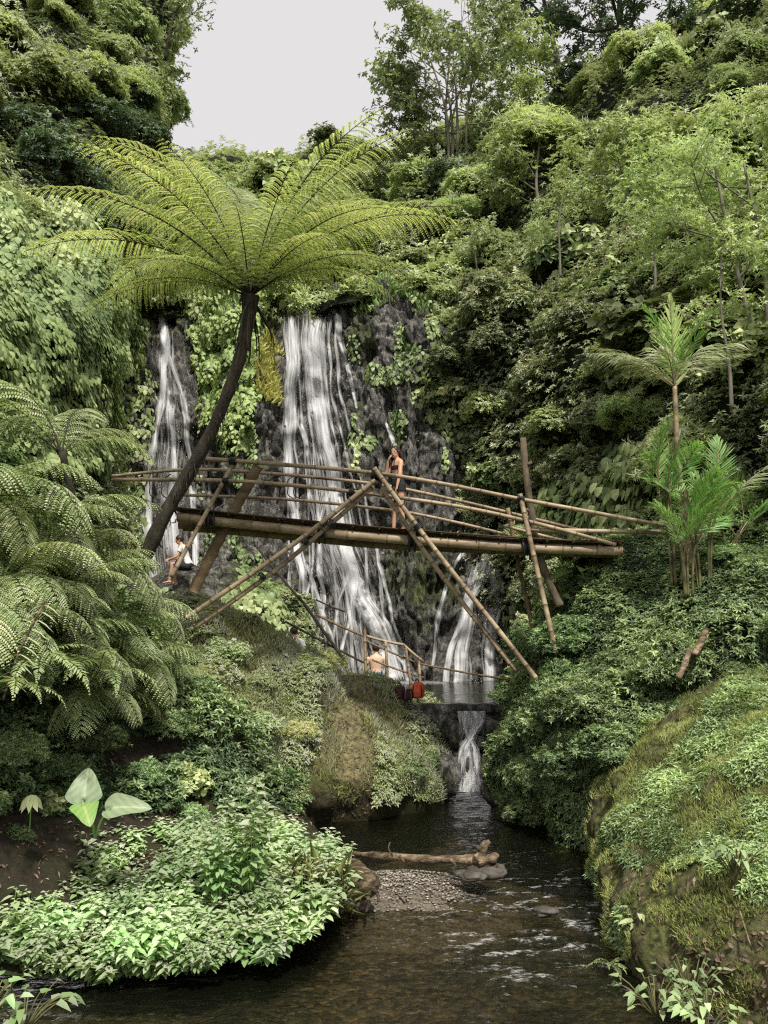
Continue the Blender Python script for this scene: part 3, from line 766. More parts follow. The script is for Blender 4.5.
for a, b_ in (((359, 893), (352, 914)), ((366, 893), (366, 912)), ((352, 888), (346, 908)), ((372, 888), (378, 902))):
    tube(mb, curve([P(*a, 10), P((a[0] + b_[0]) / 2 + 3, (a[1] + b_[1]) / 2, 9.9), P(*b_, 9.85)], 8), np.linspace(.035, .010, 8), 8, .25)
tag(mb.build('driftwood_stump', M['wood'], smooth=True), 'short weathered stump with a hollow end at the edge of the herb clump', 'stump')

# ------------------------------------------------------------------ foliage prototypes
def blob(n_sub, n_sprig, k, L, W, rz=.75, low=-.25, fn=leaves, open_=1.1, grav=.3, sub=(.3, .5), seed=1):
    g = np.random.default_rng(seed)
    mb = MB()
    c = g.normal(size=(n_sub, 3)); c = nrmz(c) * (g.random((n_sub, 1)) ** .45) * .62
    c[:, 2] = np.abs(c[:, 2]) * rz * 1.15 + .05
    rr = g.uniform(*sub, n_sub)
    which = g.integers(0, n_sub, n_sprig * 2)
    d = nrmz(g.normal(size=(n_sprig * 2, 3)) + np.array((0, 0, .35)))
    d = d[:]; pos = c[which] + d * (rr[which] * g.uniform(.82, 1.06, n_sprig * 2))[:, None]
    pos = pos + .04 * g.normal(size=pos.shape)
    ok = d[:, 2] > low
    for q in range(n_sub):
        inside = (np.linalg.norm(pos - c[q], axis=1) < rr[q] * .8)
        ok &= ~inside
    pos, d = pos[ok][:n_sprig], d[ok][:n_sprig]
    ax = nrmz(d * .7 + np.array((0, 0, .55)) + .25 * g.normal(size=d.shape))
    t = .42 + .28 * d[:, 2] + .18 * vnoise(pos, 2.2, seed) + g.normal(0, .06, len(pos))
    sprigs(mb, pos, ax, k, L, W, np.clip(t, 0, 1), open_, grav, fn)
    # twigs from the root to the sub clumps
    tw = MB()
    # long shoots breaking the outline
    for q in range(34):
        j = g.integers(0, len(pos)); a = nrmz(d[j] * .6 + np.array((0, 0, .6)) + .5 * g.normal(size=3)); ln = g.uniform(.18, .5)
        sh_ = curve([pos[j] - a * .1, pos[j] + a * ln * .5, pos[j] + a * ln - np.array((0, 0, .25 * ln))], 7)
        tube(tw, sh_, np.linspace(.008, .003, 7), 4, cap=False)
        sprigs(mb, sh_[1:], np.gradient(sh_, axis=0)[1:], max(3, k - 2), L * 1.05, W * 1.05, float(np.clip(.75 + g.normal(0, .1), 0, 1)), 1.0, grav, fn)
    for q in range(n_sub):
        p = curve([(0, 0, -.15), c[q] * np.array((.4, .4, .6)), c[q] + (0, 0, rr[q] * .5)], 6)
        tube(tw, p, np.linspace(.035, .008, 6), 5, cap=False)
    return mb, tw

PROTO = {}
def proto(key, name, leafmat, label, cat, args, seed, barkm='bark'):
    mb, tw = blob(*args[:5], **args[5], seed=seed)
    r = empty(name, (0, 0, -50), label, cat)
    mb.build('foliage', M[leafmat], r); tw.build('stem', M[barkm], r)
    PROTO[key] = [r, False]
def place(key, loc, s, rz=None, label=None, group=None, sq=1.0, tilt=(0, 0), name=None, cat=None):
    r, used = PROTO[key]
    if used: o = copy_tree(r)
    else: o = r; PROTO[key][1] = True
    o.location = Vector(loc); o.scale = (s, s, s * sq); o.rotation_euler = (tilt[0], tilt[1], random.uniform(0, 6.28) if rz is None else rz)
    if label: o['label'] = label
    if group: o['group'] = group
    if cat: o['category'] = cat
    return o

for k in range(3):
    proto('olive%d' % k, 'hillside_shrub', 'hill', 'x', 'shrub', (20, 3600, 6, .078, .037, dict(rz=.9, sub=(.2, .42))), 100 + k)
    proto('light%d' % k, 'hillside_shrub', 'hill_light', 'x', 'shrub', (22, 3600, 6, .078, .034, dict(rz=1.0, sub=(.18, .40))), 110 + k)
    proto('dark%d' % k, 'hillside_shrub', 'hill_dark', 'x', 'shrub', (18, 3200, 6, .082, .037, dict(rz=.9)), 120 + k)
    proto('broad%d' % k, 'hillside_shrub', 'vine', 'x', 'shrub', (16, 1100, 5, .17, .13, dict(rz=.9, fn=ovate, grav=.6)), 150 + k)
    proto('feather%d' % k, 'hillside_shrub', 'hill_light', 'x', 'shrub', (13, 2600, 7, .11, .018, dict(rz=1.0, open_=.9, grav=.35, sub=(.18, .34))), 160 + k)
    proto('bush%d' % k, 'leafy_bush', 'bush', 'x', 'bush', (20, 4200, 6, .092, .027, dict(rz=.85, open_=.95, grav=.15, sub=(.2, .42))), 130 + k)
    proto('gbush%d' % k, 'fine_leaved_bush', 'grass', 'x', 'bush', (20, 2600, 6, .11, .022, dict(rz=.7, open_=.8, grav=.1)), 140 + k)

def scatter_shrubs(sheet, n, keys, srange, mind, label, group, zone=None, up=.0, out=.1, sq=(.7, 1.1)):
    pos, nn = sheet.sample(n * 12)
    px, py = proj(pos); kept = []
    for p, q, a, b_ in zip(pos, nn, px, py):
        if zone is not None and not zone(a, b_): continue
        if any(np.linalg.norm(p - k_) < mind for k_ in kept): continue
        kept.append(p)
        s = random.uniform(*srange)
        place(random.choice(keys), p + q * out * s - np.array((0, 0, s * .35)), s, label=label, group=group, sq=random.uniform(*sq))
        if len(kept) >= n: break
    return kept

# cover foliage ("stuff": nobody could count it)
def cover(sheet, n, name, mat, label, L, W, mask=None, mode='sprig', k=5, lump=.3, lf=.8, lw=0.0, seed=0, tb=.45, fn=leaves, grav=.3, vis=True):
    pos, nn = sheet.sample(n, mask, vis)
    lum = fbm(pos, lf, 3, seed)
    pos = pos + nn * (lump * np.maximum(lum + .35, .04))[:, None] * RNG.uniform(.5, 1.1, (len(pos), 1))
    t = np.clip(tb + .28 * lum + .12 * vnoise(pos, .9, seed + 5) + RNG.normal(0, .07, len(pos)), 0, 1)
    mb = MB()
    if mode == 'sprig':
        ax = nrmz(nn * .6 + np.array((0, 0, .7)) + .35 * rvec(len(pos)))
        sprigs(mb, pos, ax, k, L, W, t, 1.1, grav, fn)
    elif mode == 'vine':
        d = nrmz(np.array((0, 0, -1.)) + nn * .35 + .38 * rvec(len(pos)))
        nrm = nrmz(nn + np.array((0, 0, .45)) + .3 * rvec(len(pos)))
        s = RNG.uniform(.7, 1.25, len(pos))
        ovate(mb, pos + nn * .05, d, nrm, L * s, W * s, t, droop=.2, fold=-.12, ws=(.5, .42), ts=(.2, .55), back=.16)
    elif mode == 'grass':
        d = nrmz(np.array((0, 0, .9)) + nn * .7 + .55 * rvec(len(pos)))
        s = RNG.uniform(.5, 1.3, len(pos))
        leaves(mb, pos, d, rvec(len(pos)), L * s, W, t, droop=.35, fold=.1, wide=.4)
    return tag(mb.build(name, M[mat]), label, 'ground cover', kind='stuff')

# ------------------------------------------------------------------ vine walls and ground cover
zpx = lambda f: (lambda p: f(*proj(p)))
cover(left_hill, 95000, 'vine_wall', 'vine', 'broad heart-leaved vines hanging in overlapping layers down the left cliff', .155, .14,
      zpx(lambda a, b: (b > 175 + 30 * np.sin(a / 40)) & (b < 470)), 'vine', lump=.6, lf=.9, seed=70)
cover(left_hill, 42000, 'hillside_undergrowth', 'hill', 'tangled undergrowth between the shrubs of the left hillside', .14, .06,
      zpx(lambda a, b: (b < 230) | (b > 440)), 'sprig', k=5, lump=.7, lf=.6, seed=71)
cover(back, 22000, 'ridge_undergrowth', 'hill_light', 'low undergrowth along the ridge above the waterfalls', .24, .1, None, 'sprig', k=5, lump=.9, lf=.5, seed=72)
cover(right_hill, 80000, 'hillside_undergrowth', 'hill', 'tangled undergrowth filling the gaps of the right hillside', .13, .055, None, 'sprig', k=6, lump=.9, lf=.55, seed=73)
# green curtain between the two falls, golden tuft, ferny fringe on the lip
cover(cliff, 15000, 'vine_curtain', 'vine_bright', 'bright green curtain of small leaves between the left and middle waterfalls', .15, .13,
      zpx(lambda a, b: (a > 186 + (b - 300) * .14) & (a < 262 - (b - 300) * .06) & (b < 438 + 12 * np.sin(a / 9))), 'vine', lump=.5, lf=1.1, seed=74)
cover(cliff, 1500, 'golden_fern_tuft', 'gold', 'golden brown tuft of ferns beside the top of the middle waterfall', .3, .05,
      zpx(lambda a, b: (a > 252) & (a < 279) & (b > 325) & (b < 405) & (((a - 266) / 15) ** 2 + ((b - 368) / 36) ** 2 < 1)), 'grass', lump=.4, lf=1.1, seed=75)
cover(cliff, 6500, 'vine_curtain', 'vine', 'leafy vines down the rock between the far left wall and the left waterfall', .2, .17,
      zpx(lambda a, b: (a < 148 - 4 * np.sin(b / 17)) & (a > 60)), 'vine', lump=.45, lf=.9, seed=76)
cover(cliff, 3200, 'rock_moss_plants', 'vine', 'small green plants clinging to the dark rock right of the middle waterfall', .15, .12,
      zpx(lambda a, b: (((a > 350) & (a < 450)) & (vnoise(np.stack([a / 16, b / 22, 0 * a], -1), 1, 3) > .4) & (b < 470)) | ((a > 200) & (a < 262) & (b > 400) & (b < 580) & (vnoise(np.stack([a / 14, b / 20, 0 * a], -1), 1, 6) > .35))), 'vine', lump=.2, seed=77)
cover(cliff, 8000, 'rock_vines', 'vine', 'leafy edge of the rock face where it meets the right hillside', .2, .17,
      zpx(lambda a, b: (a > 440 + 20 * np.sin(b / 23) - (b < 380) * 25) & ((b < 472) | (a > 506))), 'vine', lump=.5, seed=78)
cover(cliff, 5000, 'ferny_lip', 'vine_bright', 'fringe of ferny plants over the lip of the waterfalls', .28, .08,
      zpx(lambda a, b: (b < 308 + 8 * np.sin(a / 11)) & ~((a > 284) & (a < 342)) & ~((a > 152) & (a < 172))), 'grass', lump=.3, seed=79)
cover(lr, 4200, 'ledge_vines', 'vine', 'broad pale leaves spreading over the ledge below the left waterfall', .19, .17,
      zpx(lambda a, b: (b > 590) | (a > 236)), 'vine', lump=.3, seed=80)
cover(slope, 30000, 'slope_undergrowth', 'bush', 'small-leaved ground cover over the right slope', .085, .03, None, 'sprig', k=6, lump=.28, lf=1.3, seed=81, tb=.5)
cover(hum, 30000, 'hummock_grass', 'grass', 'fine dry grass over the hummock', .13, .009,
      lambda p: (lambda a, b: (b < 790 + 14 * np.sin(a / 13)) & ((np.abs(a - 352 - 6 * np.sin(b / 9)) > 15) | (b > 785) | (RNG.random(len(a)) < .3)))(*proj(p)), 'grass', lump=.12, lf=1.5, seed=82, tb=.82)
cover(hum, 18000, 'hummock_leaves', 'hill_light', 'small creeping leaves through the hummock grass', .075, .03,
      lambda p: (lambda a, b: (b < 800) & (np.abs(a - 352) > 20) & (vnoise(p, 1.1, 77) > -.15))(*proj(p)), 'sprig', k=5, lump=.2, lf=1.5, seed=83, tb=.55)
bk = lambda p: vnoise(p, 1.1, 91) + .5 * vnoise(p, 3, 92)
cover(bank, 50000, 'bank_moss_plants', 'grass', 'tiny grass tufts over the mossy bank', .065, .006,
      lambda p: (lambda a, b: (bk(p) + .5 * vnoise(p, 6, 98) > -.6 + np.clip((b - 900) / 150, 0, .75) + np.clip((655 - a) / 70, 0, 1) * .55 * (b > 800)))(*proj(p)), 'grass', lump=.03, lf=2, seed=84, tb=.30)
cover(bank, 12000, 'bank_leaves', 'bush', 'small sprawling leafy plants on the mossy bank', .075, .022,
      lambda p: (lambda a, b: (bk(p) + .4 * vnoise(p, 5, 97) > -.05 + np.clip((b - 900) / 120, 0, 1) + np.clip((620 - a) / 50, 0, .6)))(*proj(p)), 'sprig', k=5, lump=.08, lf=2, seed=85, tb=.6)
cover(lb, 15000, 'bank_creepers', 'bush', 'dark creepers and undergrowth over the shaded left bank', .09, .035,
      lambda p: (lambda a, b: (b < 735) | ((b < 815) & (vnoise(p, 1.6, 93) > -.25)))(*proj(p)), 'sprig', k=6, lump=.35, lf=2, seed=86, tb=.3)

# ------------------------------------------------------------------ shrubs on the hills
OL, LI, DK, BU, GB, BR, FE = [[k + str(i) for i in range(3)] for k in ('olive', 'light', 'dark', 'bush', 'gbush', 'broad', 'feather')]
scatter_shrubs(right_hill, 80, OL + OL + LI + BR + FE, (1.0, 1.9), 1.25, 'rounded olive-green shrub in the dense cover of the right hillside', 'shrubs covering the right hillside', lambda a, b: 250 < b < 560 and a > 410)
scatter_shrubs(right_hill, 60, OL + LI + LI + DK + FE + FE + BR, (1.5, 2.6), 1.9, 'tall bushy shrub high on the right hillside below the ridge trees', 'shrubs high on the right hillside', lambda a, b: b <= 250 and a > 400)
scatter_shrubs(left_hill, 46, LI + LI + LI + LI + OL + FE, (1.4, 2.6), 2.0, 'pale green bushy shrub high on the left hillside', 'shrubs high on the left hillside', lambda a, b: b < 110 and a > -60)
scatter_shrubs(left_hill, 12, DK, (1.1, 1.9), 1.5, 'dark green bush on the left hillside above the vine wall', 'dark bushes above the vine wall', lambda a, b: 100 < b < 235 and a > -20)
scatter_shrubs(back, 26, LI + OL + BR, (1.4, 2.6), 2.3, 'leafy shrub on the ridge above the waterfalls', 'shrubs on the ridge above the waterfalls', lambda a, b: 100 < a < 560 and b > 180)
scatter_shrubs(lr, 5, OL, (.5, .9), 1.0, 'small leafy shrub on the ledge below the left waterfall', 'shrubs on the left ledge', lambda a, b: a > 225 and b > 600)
for (px, py, d, s, kk) in ((525, 590, 22.5, .8, 'olive1'), (545, 620, 21, 1.0, 'olive2'), (527, 640, 22.5, .8, 'dark0'), (550, 660, 19.5, 1.0, 'dark1'), (470, 690, 25.3, .35, 'dark2'), (517, 680, 23.5, .5, 'dark1'), (560, 575, 19, 1.0, 'olive0'), (575, 620, 17, .8, 'olive1')):
    place(kk, P(px, py, d) - np.array((0, 0, .5 * s)), s, label='dark green bush beside the foot of the right waterfall', group='bushes beside the right waterfall')
for (px, py, d, s) in ((270, 205, 1, 0),):
    pass
scatter_shrubs(slope, 22, BU, (.55, .95), .75, 'spreading bush with slim pointed leaves on the right slope', 'slim-leaved bushes on the right slope', lambda a, b: a > 535 and 625 < b < 800 and b < 800 - (a - 560) * .55, sq=(.7, 1))
scatter_shrubs(slope, 16, BU + OL, (.4, .7), .7, 'low bush beneath the palms on the right slope', 'low bushes beneath the palms', lambda a, b: a > 560 and b <= 600, sq=(.6, .9))
for (px, py, d, s) in ((532, 775, 14.2, .55), (555, 780, 13.6, .55), (580, 745, 13.1, .6), (524, 735, 15.2, .5), (560, 700, 13.8, .7), (510, 805, 14.9, .36), (606, 755, 12.7, .5), (500, 775, 15.8, .36), (540, 720, 14.3, .6)):
    place(random.choice(BU), P(px, py, d) - np.array((0, 0, .35 * s)), s, label='dark overhanging bush leaning out over the river', group='bushes overhanging the river')
scatter_shrubs(hum, 16, GB + BU + LI + LI, (.35, .65), .75, 'small leafy bush growing on the grassy hummock', 'bushes on the grassy hummock', lambda a, b: 110 < a < 320 and 640 < b < 770 and abs(a - 352) > 30, sq=(.6, .9))
for (px, py, d, s) in ((385, 770, 15.3, .5), (408, 765, 15.3, .42), (425, 755, 16.0, .36), (398, 745, 15.7, .36), (420, 780, 15.8, .4), (435, 768, 16.3, .3)):
    place(random.choice(BU), P(px, py, d) - np.array((0, 0, .2)), s, label='dense small-leaved bush on the stream end of the hummock', group='bushes on the stream end of the hummock', sq=.8)
for (px, py, d, s) in ((150, 770, 12.6, .8), (190, 760, 12.8, .8), (230, 765, 13.3, .7), (130, 730, 12.6, .8), (205, 720, 13.2, .7)):
    place(random.choice(BU), P(px, py, d) - np.array((0, 0, .3)), s, label='dark bush overhanging the shaded foot of the hummock', group='bushes over the foot of the hummock', sq=.8)

# ------------------------------------------------------------------ trees
def make_tree(name, loc, H, trunk_r, spread, mats, label, n_main=7, lean=(0, 0), crown_z=.45, leaf=(.3, .14), k=6, per=26, cl=.9, nstem=1, group=None, seed=0, low=0):
    g = random.Random(seed)
    root = empty(name, loc, label, 'tree', group)
    tr = MB(); tips = []
    for s in range(nstem):
        off = np.array((g.uniform(-1, 1), g.uniform(-.5, .5), 0)) * (.45 * H * .12 if nstem > 1 else 0)
        top = np.array((lean[0] * H + g.uniform(-.06, .06) * H + off[0] * 2, lean[1] * H, H * g.uniform(.8, .92)))
        mid = off + np.array((g.uniform(-.04, .04) * H, 0, H * .45)) + np.array((lean[0], lean[1], 0)) * H * .35
        pt = curve([off - np.array((0, 0, .6)), off + (0, 0, .1 * H), mid, top], 20)
        tube(tr, pt, np.linspace(trunk_r, trunk_r * .25, 20), 8)
        tips.append(top)
        for b_ in range(n_main):
            t = crown_z + (1 - crown_z) * (b_ + g.random()) / n_main * .95
            st = pt[int(t * 19)]
            az = g.uniform(0, 6.28); el = g.uniform(.1, .9)
            ln = spread * (1 - .45 * abs(t - .6) * 2) * g.uniform(.75, 1.1)
            dr = np.array((math.cos(az) * math.cos(el), math.sin(az) * math.cos(el), math.sin(el)))
            e1 = st + dr * ln * .5 + rng3(g, .08 * ln); e2 = st + dr * ln + np.array((0, 0, .12 * ln)) + rng3(g, .1 * ln)
            bp_ = curve([st, e1, e2], 9); r0 = trunk_r * .45 * (1 - t * .5)
            tube(tr, bp_, np.linspace(r0, r0 * .25, 9), 6, cap=False)
            tips.append(e2)
            for q in range(4):
                s0 = bp_[g.randint(3, 7)]; a2 = az + g.uniform(-1.3, 1.3); l2 = ln * g.uniform(.3, .55)
                e3 = s0 + np.array((math.cos(a2), math.sin(a2), g.uniform(-.1, .7))) * l2
                tube(tr, curve([s0, (s0 + e3) / 2 + rng3(g, .06 * ln), e3], 5), np.linspace(r0 * .4, r0 * .12, 5), 5, cap=False)
                tips.append(e3); tips.append((s0 + e3) / 2)
    T = np.array(tips); n = len(T) * per
    c = np.repeat(T, per, 0); off = RNG.normal(size=(n, 3)); off = nrmz(off) * (RNG.random((n, 1)) ** .5) * cl * np.array((1, 1, .6))
    # hollow here and there so that the sky shows through
    keep = vnoise(c + off, 1.1 / cl, seed) > -.35 + low
    pos = (c + off)[keep]; ax = nrmz(off[keep] * .6 + np.array((0, 0, .7)) * cl + .3 * rvec(len(pos)))
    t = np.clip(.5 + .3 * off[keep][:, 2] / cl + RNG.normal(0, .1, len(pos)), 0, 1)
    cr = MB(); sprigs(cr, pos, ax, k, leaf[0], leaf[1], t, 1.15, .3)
    tr.build('trunk', M[mats[1]], root, smooth=True); cr.build('crown', M[mats[0]], root)
    return root
def rng3(g, s): return np.array((g.uniform(-s, s), g.uniform(-s, s), g.uniform(-s, s)))

def base(px, py, d): return Vector(P(px, py, d))
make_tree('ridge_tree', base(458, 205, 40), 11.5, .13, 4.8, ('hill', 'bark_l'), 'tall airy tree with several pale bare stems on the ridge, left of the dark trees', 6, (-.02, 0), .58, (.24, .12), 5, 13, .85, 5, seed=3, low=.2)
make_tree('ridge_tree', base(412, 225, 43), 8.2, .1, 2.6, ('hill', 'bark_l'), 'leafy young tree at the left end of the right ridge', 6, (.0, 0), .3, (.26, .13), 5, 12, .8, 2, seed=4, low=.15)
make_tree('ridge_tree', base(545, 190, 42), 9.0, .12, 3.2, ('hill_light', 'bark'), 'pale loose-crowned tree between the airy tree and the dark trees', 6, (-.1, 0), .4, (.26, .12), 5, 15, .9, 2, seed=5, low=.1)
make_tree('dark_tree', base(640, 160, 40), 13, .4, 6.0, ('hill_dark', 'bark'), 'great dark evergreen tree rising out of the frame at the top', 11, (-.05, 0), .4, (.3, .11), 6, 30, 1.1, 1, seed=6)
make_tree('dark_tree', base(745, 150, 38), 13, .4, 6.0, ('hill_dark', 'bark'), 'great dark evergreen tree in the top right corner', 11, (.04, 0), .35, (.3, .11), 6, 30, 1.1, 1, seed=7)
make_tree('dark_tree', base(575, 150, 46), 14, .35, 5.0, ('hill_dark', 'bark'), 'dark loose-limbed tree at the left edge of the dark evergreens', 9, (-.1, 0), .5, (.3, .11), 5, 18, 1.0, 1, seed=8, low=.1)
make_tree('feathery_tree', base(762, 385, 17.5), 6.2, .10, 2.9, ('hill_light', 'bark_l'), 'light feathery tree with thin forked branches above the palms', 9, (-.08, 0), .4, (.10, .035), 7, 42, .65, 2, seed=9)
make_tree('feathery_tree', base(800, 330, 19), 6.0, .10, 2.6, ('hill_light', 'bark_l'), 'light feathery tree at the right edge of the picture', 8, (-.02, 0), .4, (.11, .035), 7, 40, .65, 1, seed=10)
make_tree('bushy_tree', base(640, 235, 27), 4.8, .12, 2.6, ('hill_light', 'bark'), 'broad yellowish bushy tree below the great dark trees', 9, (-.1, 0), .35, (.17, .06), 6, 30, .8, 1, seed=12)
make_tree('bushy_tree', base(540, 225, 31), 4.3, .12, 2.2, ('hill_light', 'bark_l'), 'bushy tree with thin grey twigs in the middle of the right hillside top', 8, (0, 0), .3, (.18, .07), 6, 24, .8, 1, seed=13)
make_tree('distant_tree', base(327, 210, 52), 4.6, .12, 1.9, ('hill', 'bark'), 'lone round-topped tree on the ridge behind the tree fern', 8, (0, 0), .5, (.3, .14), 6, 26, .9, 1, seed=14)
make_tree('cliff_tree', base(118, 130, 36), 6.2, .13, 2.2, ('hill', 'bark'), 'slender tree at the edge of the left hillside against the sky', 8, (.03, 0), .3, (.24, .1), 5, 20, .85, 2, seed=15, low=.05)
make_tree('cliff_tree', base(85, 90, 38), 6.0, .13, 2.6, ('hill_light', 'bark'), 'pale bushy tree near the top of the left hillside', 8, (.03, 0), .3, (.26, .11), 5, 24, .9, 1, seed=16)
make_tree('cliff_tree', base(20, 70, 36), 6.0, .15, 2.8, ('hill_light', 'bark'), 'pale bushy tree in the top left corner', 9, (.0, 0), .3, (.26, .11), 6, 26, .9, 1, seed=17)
for k, (px, py, h) in enumerate(((655, 270, 3.6), (730, 380, 3.4), (560, 260, 3.0), (628, 200, 3.4), (480, 290, 2.6))):
    d0 = float(np.interp(px, [405, 500, 580, 680, 790], [30, 26, 23, 19.5, 16])) + ext(py, 16, 330) - 2.2
    make_tree('spindly_tree', base(px, py, d0), h, .045, 1.1, ('hill_light', 'bark_l'), 'spindly thin tree with pale bare stem standing in the shrubs of the right hillside', 5, (random.uniform(-.25, .1), 0), .5, (.11, .05), 5, 7, .5, 1, seed=60 + k, group='spindly trees on the right hillside')
# bare twiggy tree leaning out over the sky
r = empty('bare_tree', base(165, 60, 36), 'bare thin tree leaning into the sky from the left hillside', 'tree')
tr = MB(); cr = MB()
tips = []
for a, b_, rr_ in (((165, 60), (176, 8), .10), ((172, 30), (205, 4), .04), ((174, 20), (168, -12), .05), ((176, 12), (192, -6), .04), ((190, 14), (200, 18), .02), ((172, 36), (186, 30), .03)):
    p0, p1 = P(*a, 36), P(*b_, 36)
    tube(tr, curve([p0, (p0 + p1) / 2 + RNG.normal(0, .12, 3), p1], 8), np.linspace(rr_, rr_ * .4, 8), 6); tips += [p1, (p0 + p1) / 2]
T = np.repeat(np.array(tips), 14, 0) + RNG.normal(0, .35, (14 * len(tips), 3))
sprigs(cr, T, rvec(len(T)) + (0, 0, 1), 4, .2, .09, .4)
world_part(tr, 'trunk', M['bark'], r); world_part(cr, 'crown', M['hill'], r)

# ------------------------------------------------------------------ fronds
def rachis(L, el, bend, n=30, side=0.0):
    s = np.linspace(0, 1, n); a = el - bend * s ** 1.3
    dx = np.cos(a) * L / (n - 1); dz = np.sin(a) * L / (n - 1)
    yaw = side * s
    return np.stack([np.cumsum(dx * np.cos(yaw)) - dx[0], np.cumsum(dx * np.sin(yaw)), np.cumsum(dz) - dz[0]], -1), a

def bipinnate(L=2.6, el=.8, bend=1.2, npair=26, pin=.5, npin=13, pw=.03, pl=.085, seed=0, start=.14, droop=.5, stem_r=.016, side=.0, tb=.55):
    g = np.random.default_rng(seed)
    mb = MB(); st = MB()
    R_, A = rachis(L, el, bend, 40, side)
    tg = nrmz(np.gradient(R_, axis=0))
    tube(st, R_[:-1], np.linspace(stem_r, stem_r * .2, 39), 5, cap=False)
    for k in range(npair):
        s = start + (1 - start) * (k + .5) / npair * .985
        i = s * 39; i0 = min(int(i), 38); p = R_[i0] * (1 - i + i0) + R_[i0 + 1] * (i - i0); t = tg[i0]
        prof = math.sin(math.pi * min(1, (s - start + .12) / (1.12 - start)) ** .85) ** .7
        pln = pin * prof * g.uniform(.92, 1.05)
        if pln < .03: continue
        for sd_ in (-1, 1):
            side_v = np.array((0, 1., 0)) * sd_
            d0 = nrmz(side_v + t * (.3 + .5 * s))
            up = nrmz(np.cross(t, np.array((0, 1., 0)))); up = up if up[2] > 0 or abs(up[2]) < .01 else -up
            m = max(4, int(npin * prof) + 2)
            q = np.linspace(0, 1, m)
            dr = droop * g.uniform(.7, 1.3)
            pts = p + d0 * (pln * (q - .12 * q ** 2))[:, None] - np.array((0, 0, 1.)) * (dr * pln * q ** 2)[:, None] + up * (.06 * pln * np.sin(q * 3))[:, None]
            tp = nrmz(np.gradient(pts, axis=0))
            tube(st, pts[::max(1, m // 4)], .0035, 3, cap=False)
            for s2 in (-1, 1):
                dd = nrmz(np.cross(tp, up) * s2 + tp * .45 - np.array((0, 0, .12)))
                ll = pl * prof ** .5 * np.sin(np.pi * (.12 + .86 * q)) ** .6 * g.uniform(.85, 1.1, m)
                leaves(mb, pts, dd, np.repeat(up[None], m, 0) + .15 * g.normal(size=(m, 3)), ll, pw, np.clip(tb + .15 * g.normal() + .1 * g.normal(size=m) + .2 * (s - .5), 0, 1), droop=.1, fold=.05, wide=.3)
            # tip leaflet
    return mb, st

def pinnate(L=1.8, el=.9, bend=1.1, npair=24, leaf=.42, lw=.028, seed=0, start=.18, droop=.4, ang=.6, stem_r=.012, vee=.3, tb=.5, tip=.35, side=0.0):
    g = np.random.default_rng(seed)
    mb = MB(); st = MB()
    R_, A = rachis(L, el, bend, 30, side); tg = nrmz(np.gradient(R_, axis=0))
    tube(st, R_[:-1], np.linspace(stem_r, stem_r * .2, 29), 5, cap=False)
    s = np.repeat(start + (1 - start) * (np.arange(npair) + .5) / npair, 2); sd_ = np.tile((-1., 1.), npair)
    s = np.clip(s + g.normal(0, .006, len(s)), 0, .999)
    i = s * 29; i0 = np.minimum(i.astype(int), 28); fr = (i - i0)[:, None]
    p = R_[i0] * (1 - fr) + R_[i0 + 1] * fr; t = tg[i0]
    sv = np.array((0, 1., 0))[None] * sd_[:, None]
    up = np.cross(t, np.array((0, 1., 0))); up = up * np.sign(up[:, 2:3] + 1e-6)
    ss = (s - start) / (1 - start)
    d = nrmz(sv * np.cos(ang + .6 * ss)[:, None] + t * np.sin(ang + .6 * ss)[:, None] + up * vee + .13 * g.normal(size=p.shape))
    prof = (.45 + .55 * np.sin(np.pi * np.clip(ss * .9 + .15, 0, 1))) * (1 - (1 - tip) * ss ** 3)
    ovate(mb, p, d, nrmz(up + .25 * sv + .12 * g.normal(size=p.shape)), leaf * prof * g.uniform(.9, 1.08, len(p)), lw, np.clip(tb + .1 * g.normal(size=len(p)) + .1 * ss, 0, 1), droop=droop, fold=.2, ws=(.45, .42), ts=(.2, .6))
    return mb, st

FROND = {}
def frond_proto(key, fn, leafm, stemm, **k):
    mb, st = fn(**k); FROND[key] = (mb.build(key, M[leafm]), st.build(key, M[stemm]))
    for o in FROND[key]: COL.objects.unlink(o)
def add_frond(root, key, loc, az, s=1, roll=0.0, pitch=0.0):
    lf, st = FROND[key]
    f = bpy.data.objects.new('frond', lf.data); COL.objects.link(f); f.parent = root
    f.location = loc; f.scale = (s, s, s); f.rotation_euler = (roll, -pitch, az)
    t = bpy.data.objects.new('stalk', st.data); COL.objects.link(t); t.parent = f
    return f

for k in range(3):
    frond_proto('tf%d' % k, bipinnate, 'tfern', 'bark', L=4.2, el=(1.02, 1.22, .88)[k], bend=(1.05, 1.55, 1.25)[k], npair=30, pin=.85, npin=24, pw=.026, pl=.066, seed=200 + k, droop=.42, stem_r=.022, side=.14 * (k - 1), start=.08)
    frond_proto('fl%d' % k, bipinnate, 'fern', 'bark', L=1.7, el=.65, bend=1.4 + .3 * k, npair=16, pin=.48, npin=17, pw=.024, pl=.062, seed=210 + k, droop=.5, stem_r=.010, side=.15 * (k - 1), start=.12)
    frond_proto('sw%d' % k, pinnate, 'fern', 'bark', L=.85, el=.8, bend=1.4 + .2 * k, npair=26, leaf=.15, lw=.022, seed=220 + k, droop=.15, ang=.15, vee=.0, stem_r=.006, start=.1, tip=.2)
    frond_proto('pl%d' % k, pinnate, 'palm', 'bamboo', L=1.6, el=1.3, bend=.55 + .3 * k, npair=26, leaf=.46, lw=.034, seed=230 + k, droop=.22, ang=.6, vee=.35, stem_r=.014)
frond_proto('pd0', pinnate, 'palm_dull', 'bamboo', L=1.7, el=.7, bend=.9, npair=26, leaf=.48, lw=.034, seed=240, droop=.8, ang=.4, vee=.1, stem_r=.014)
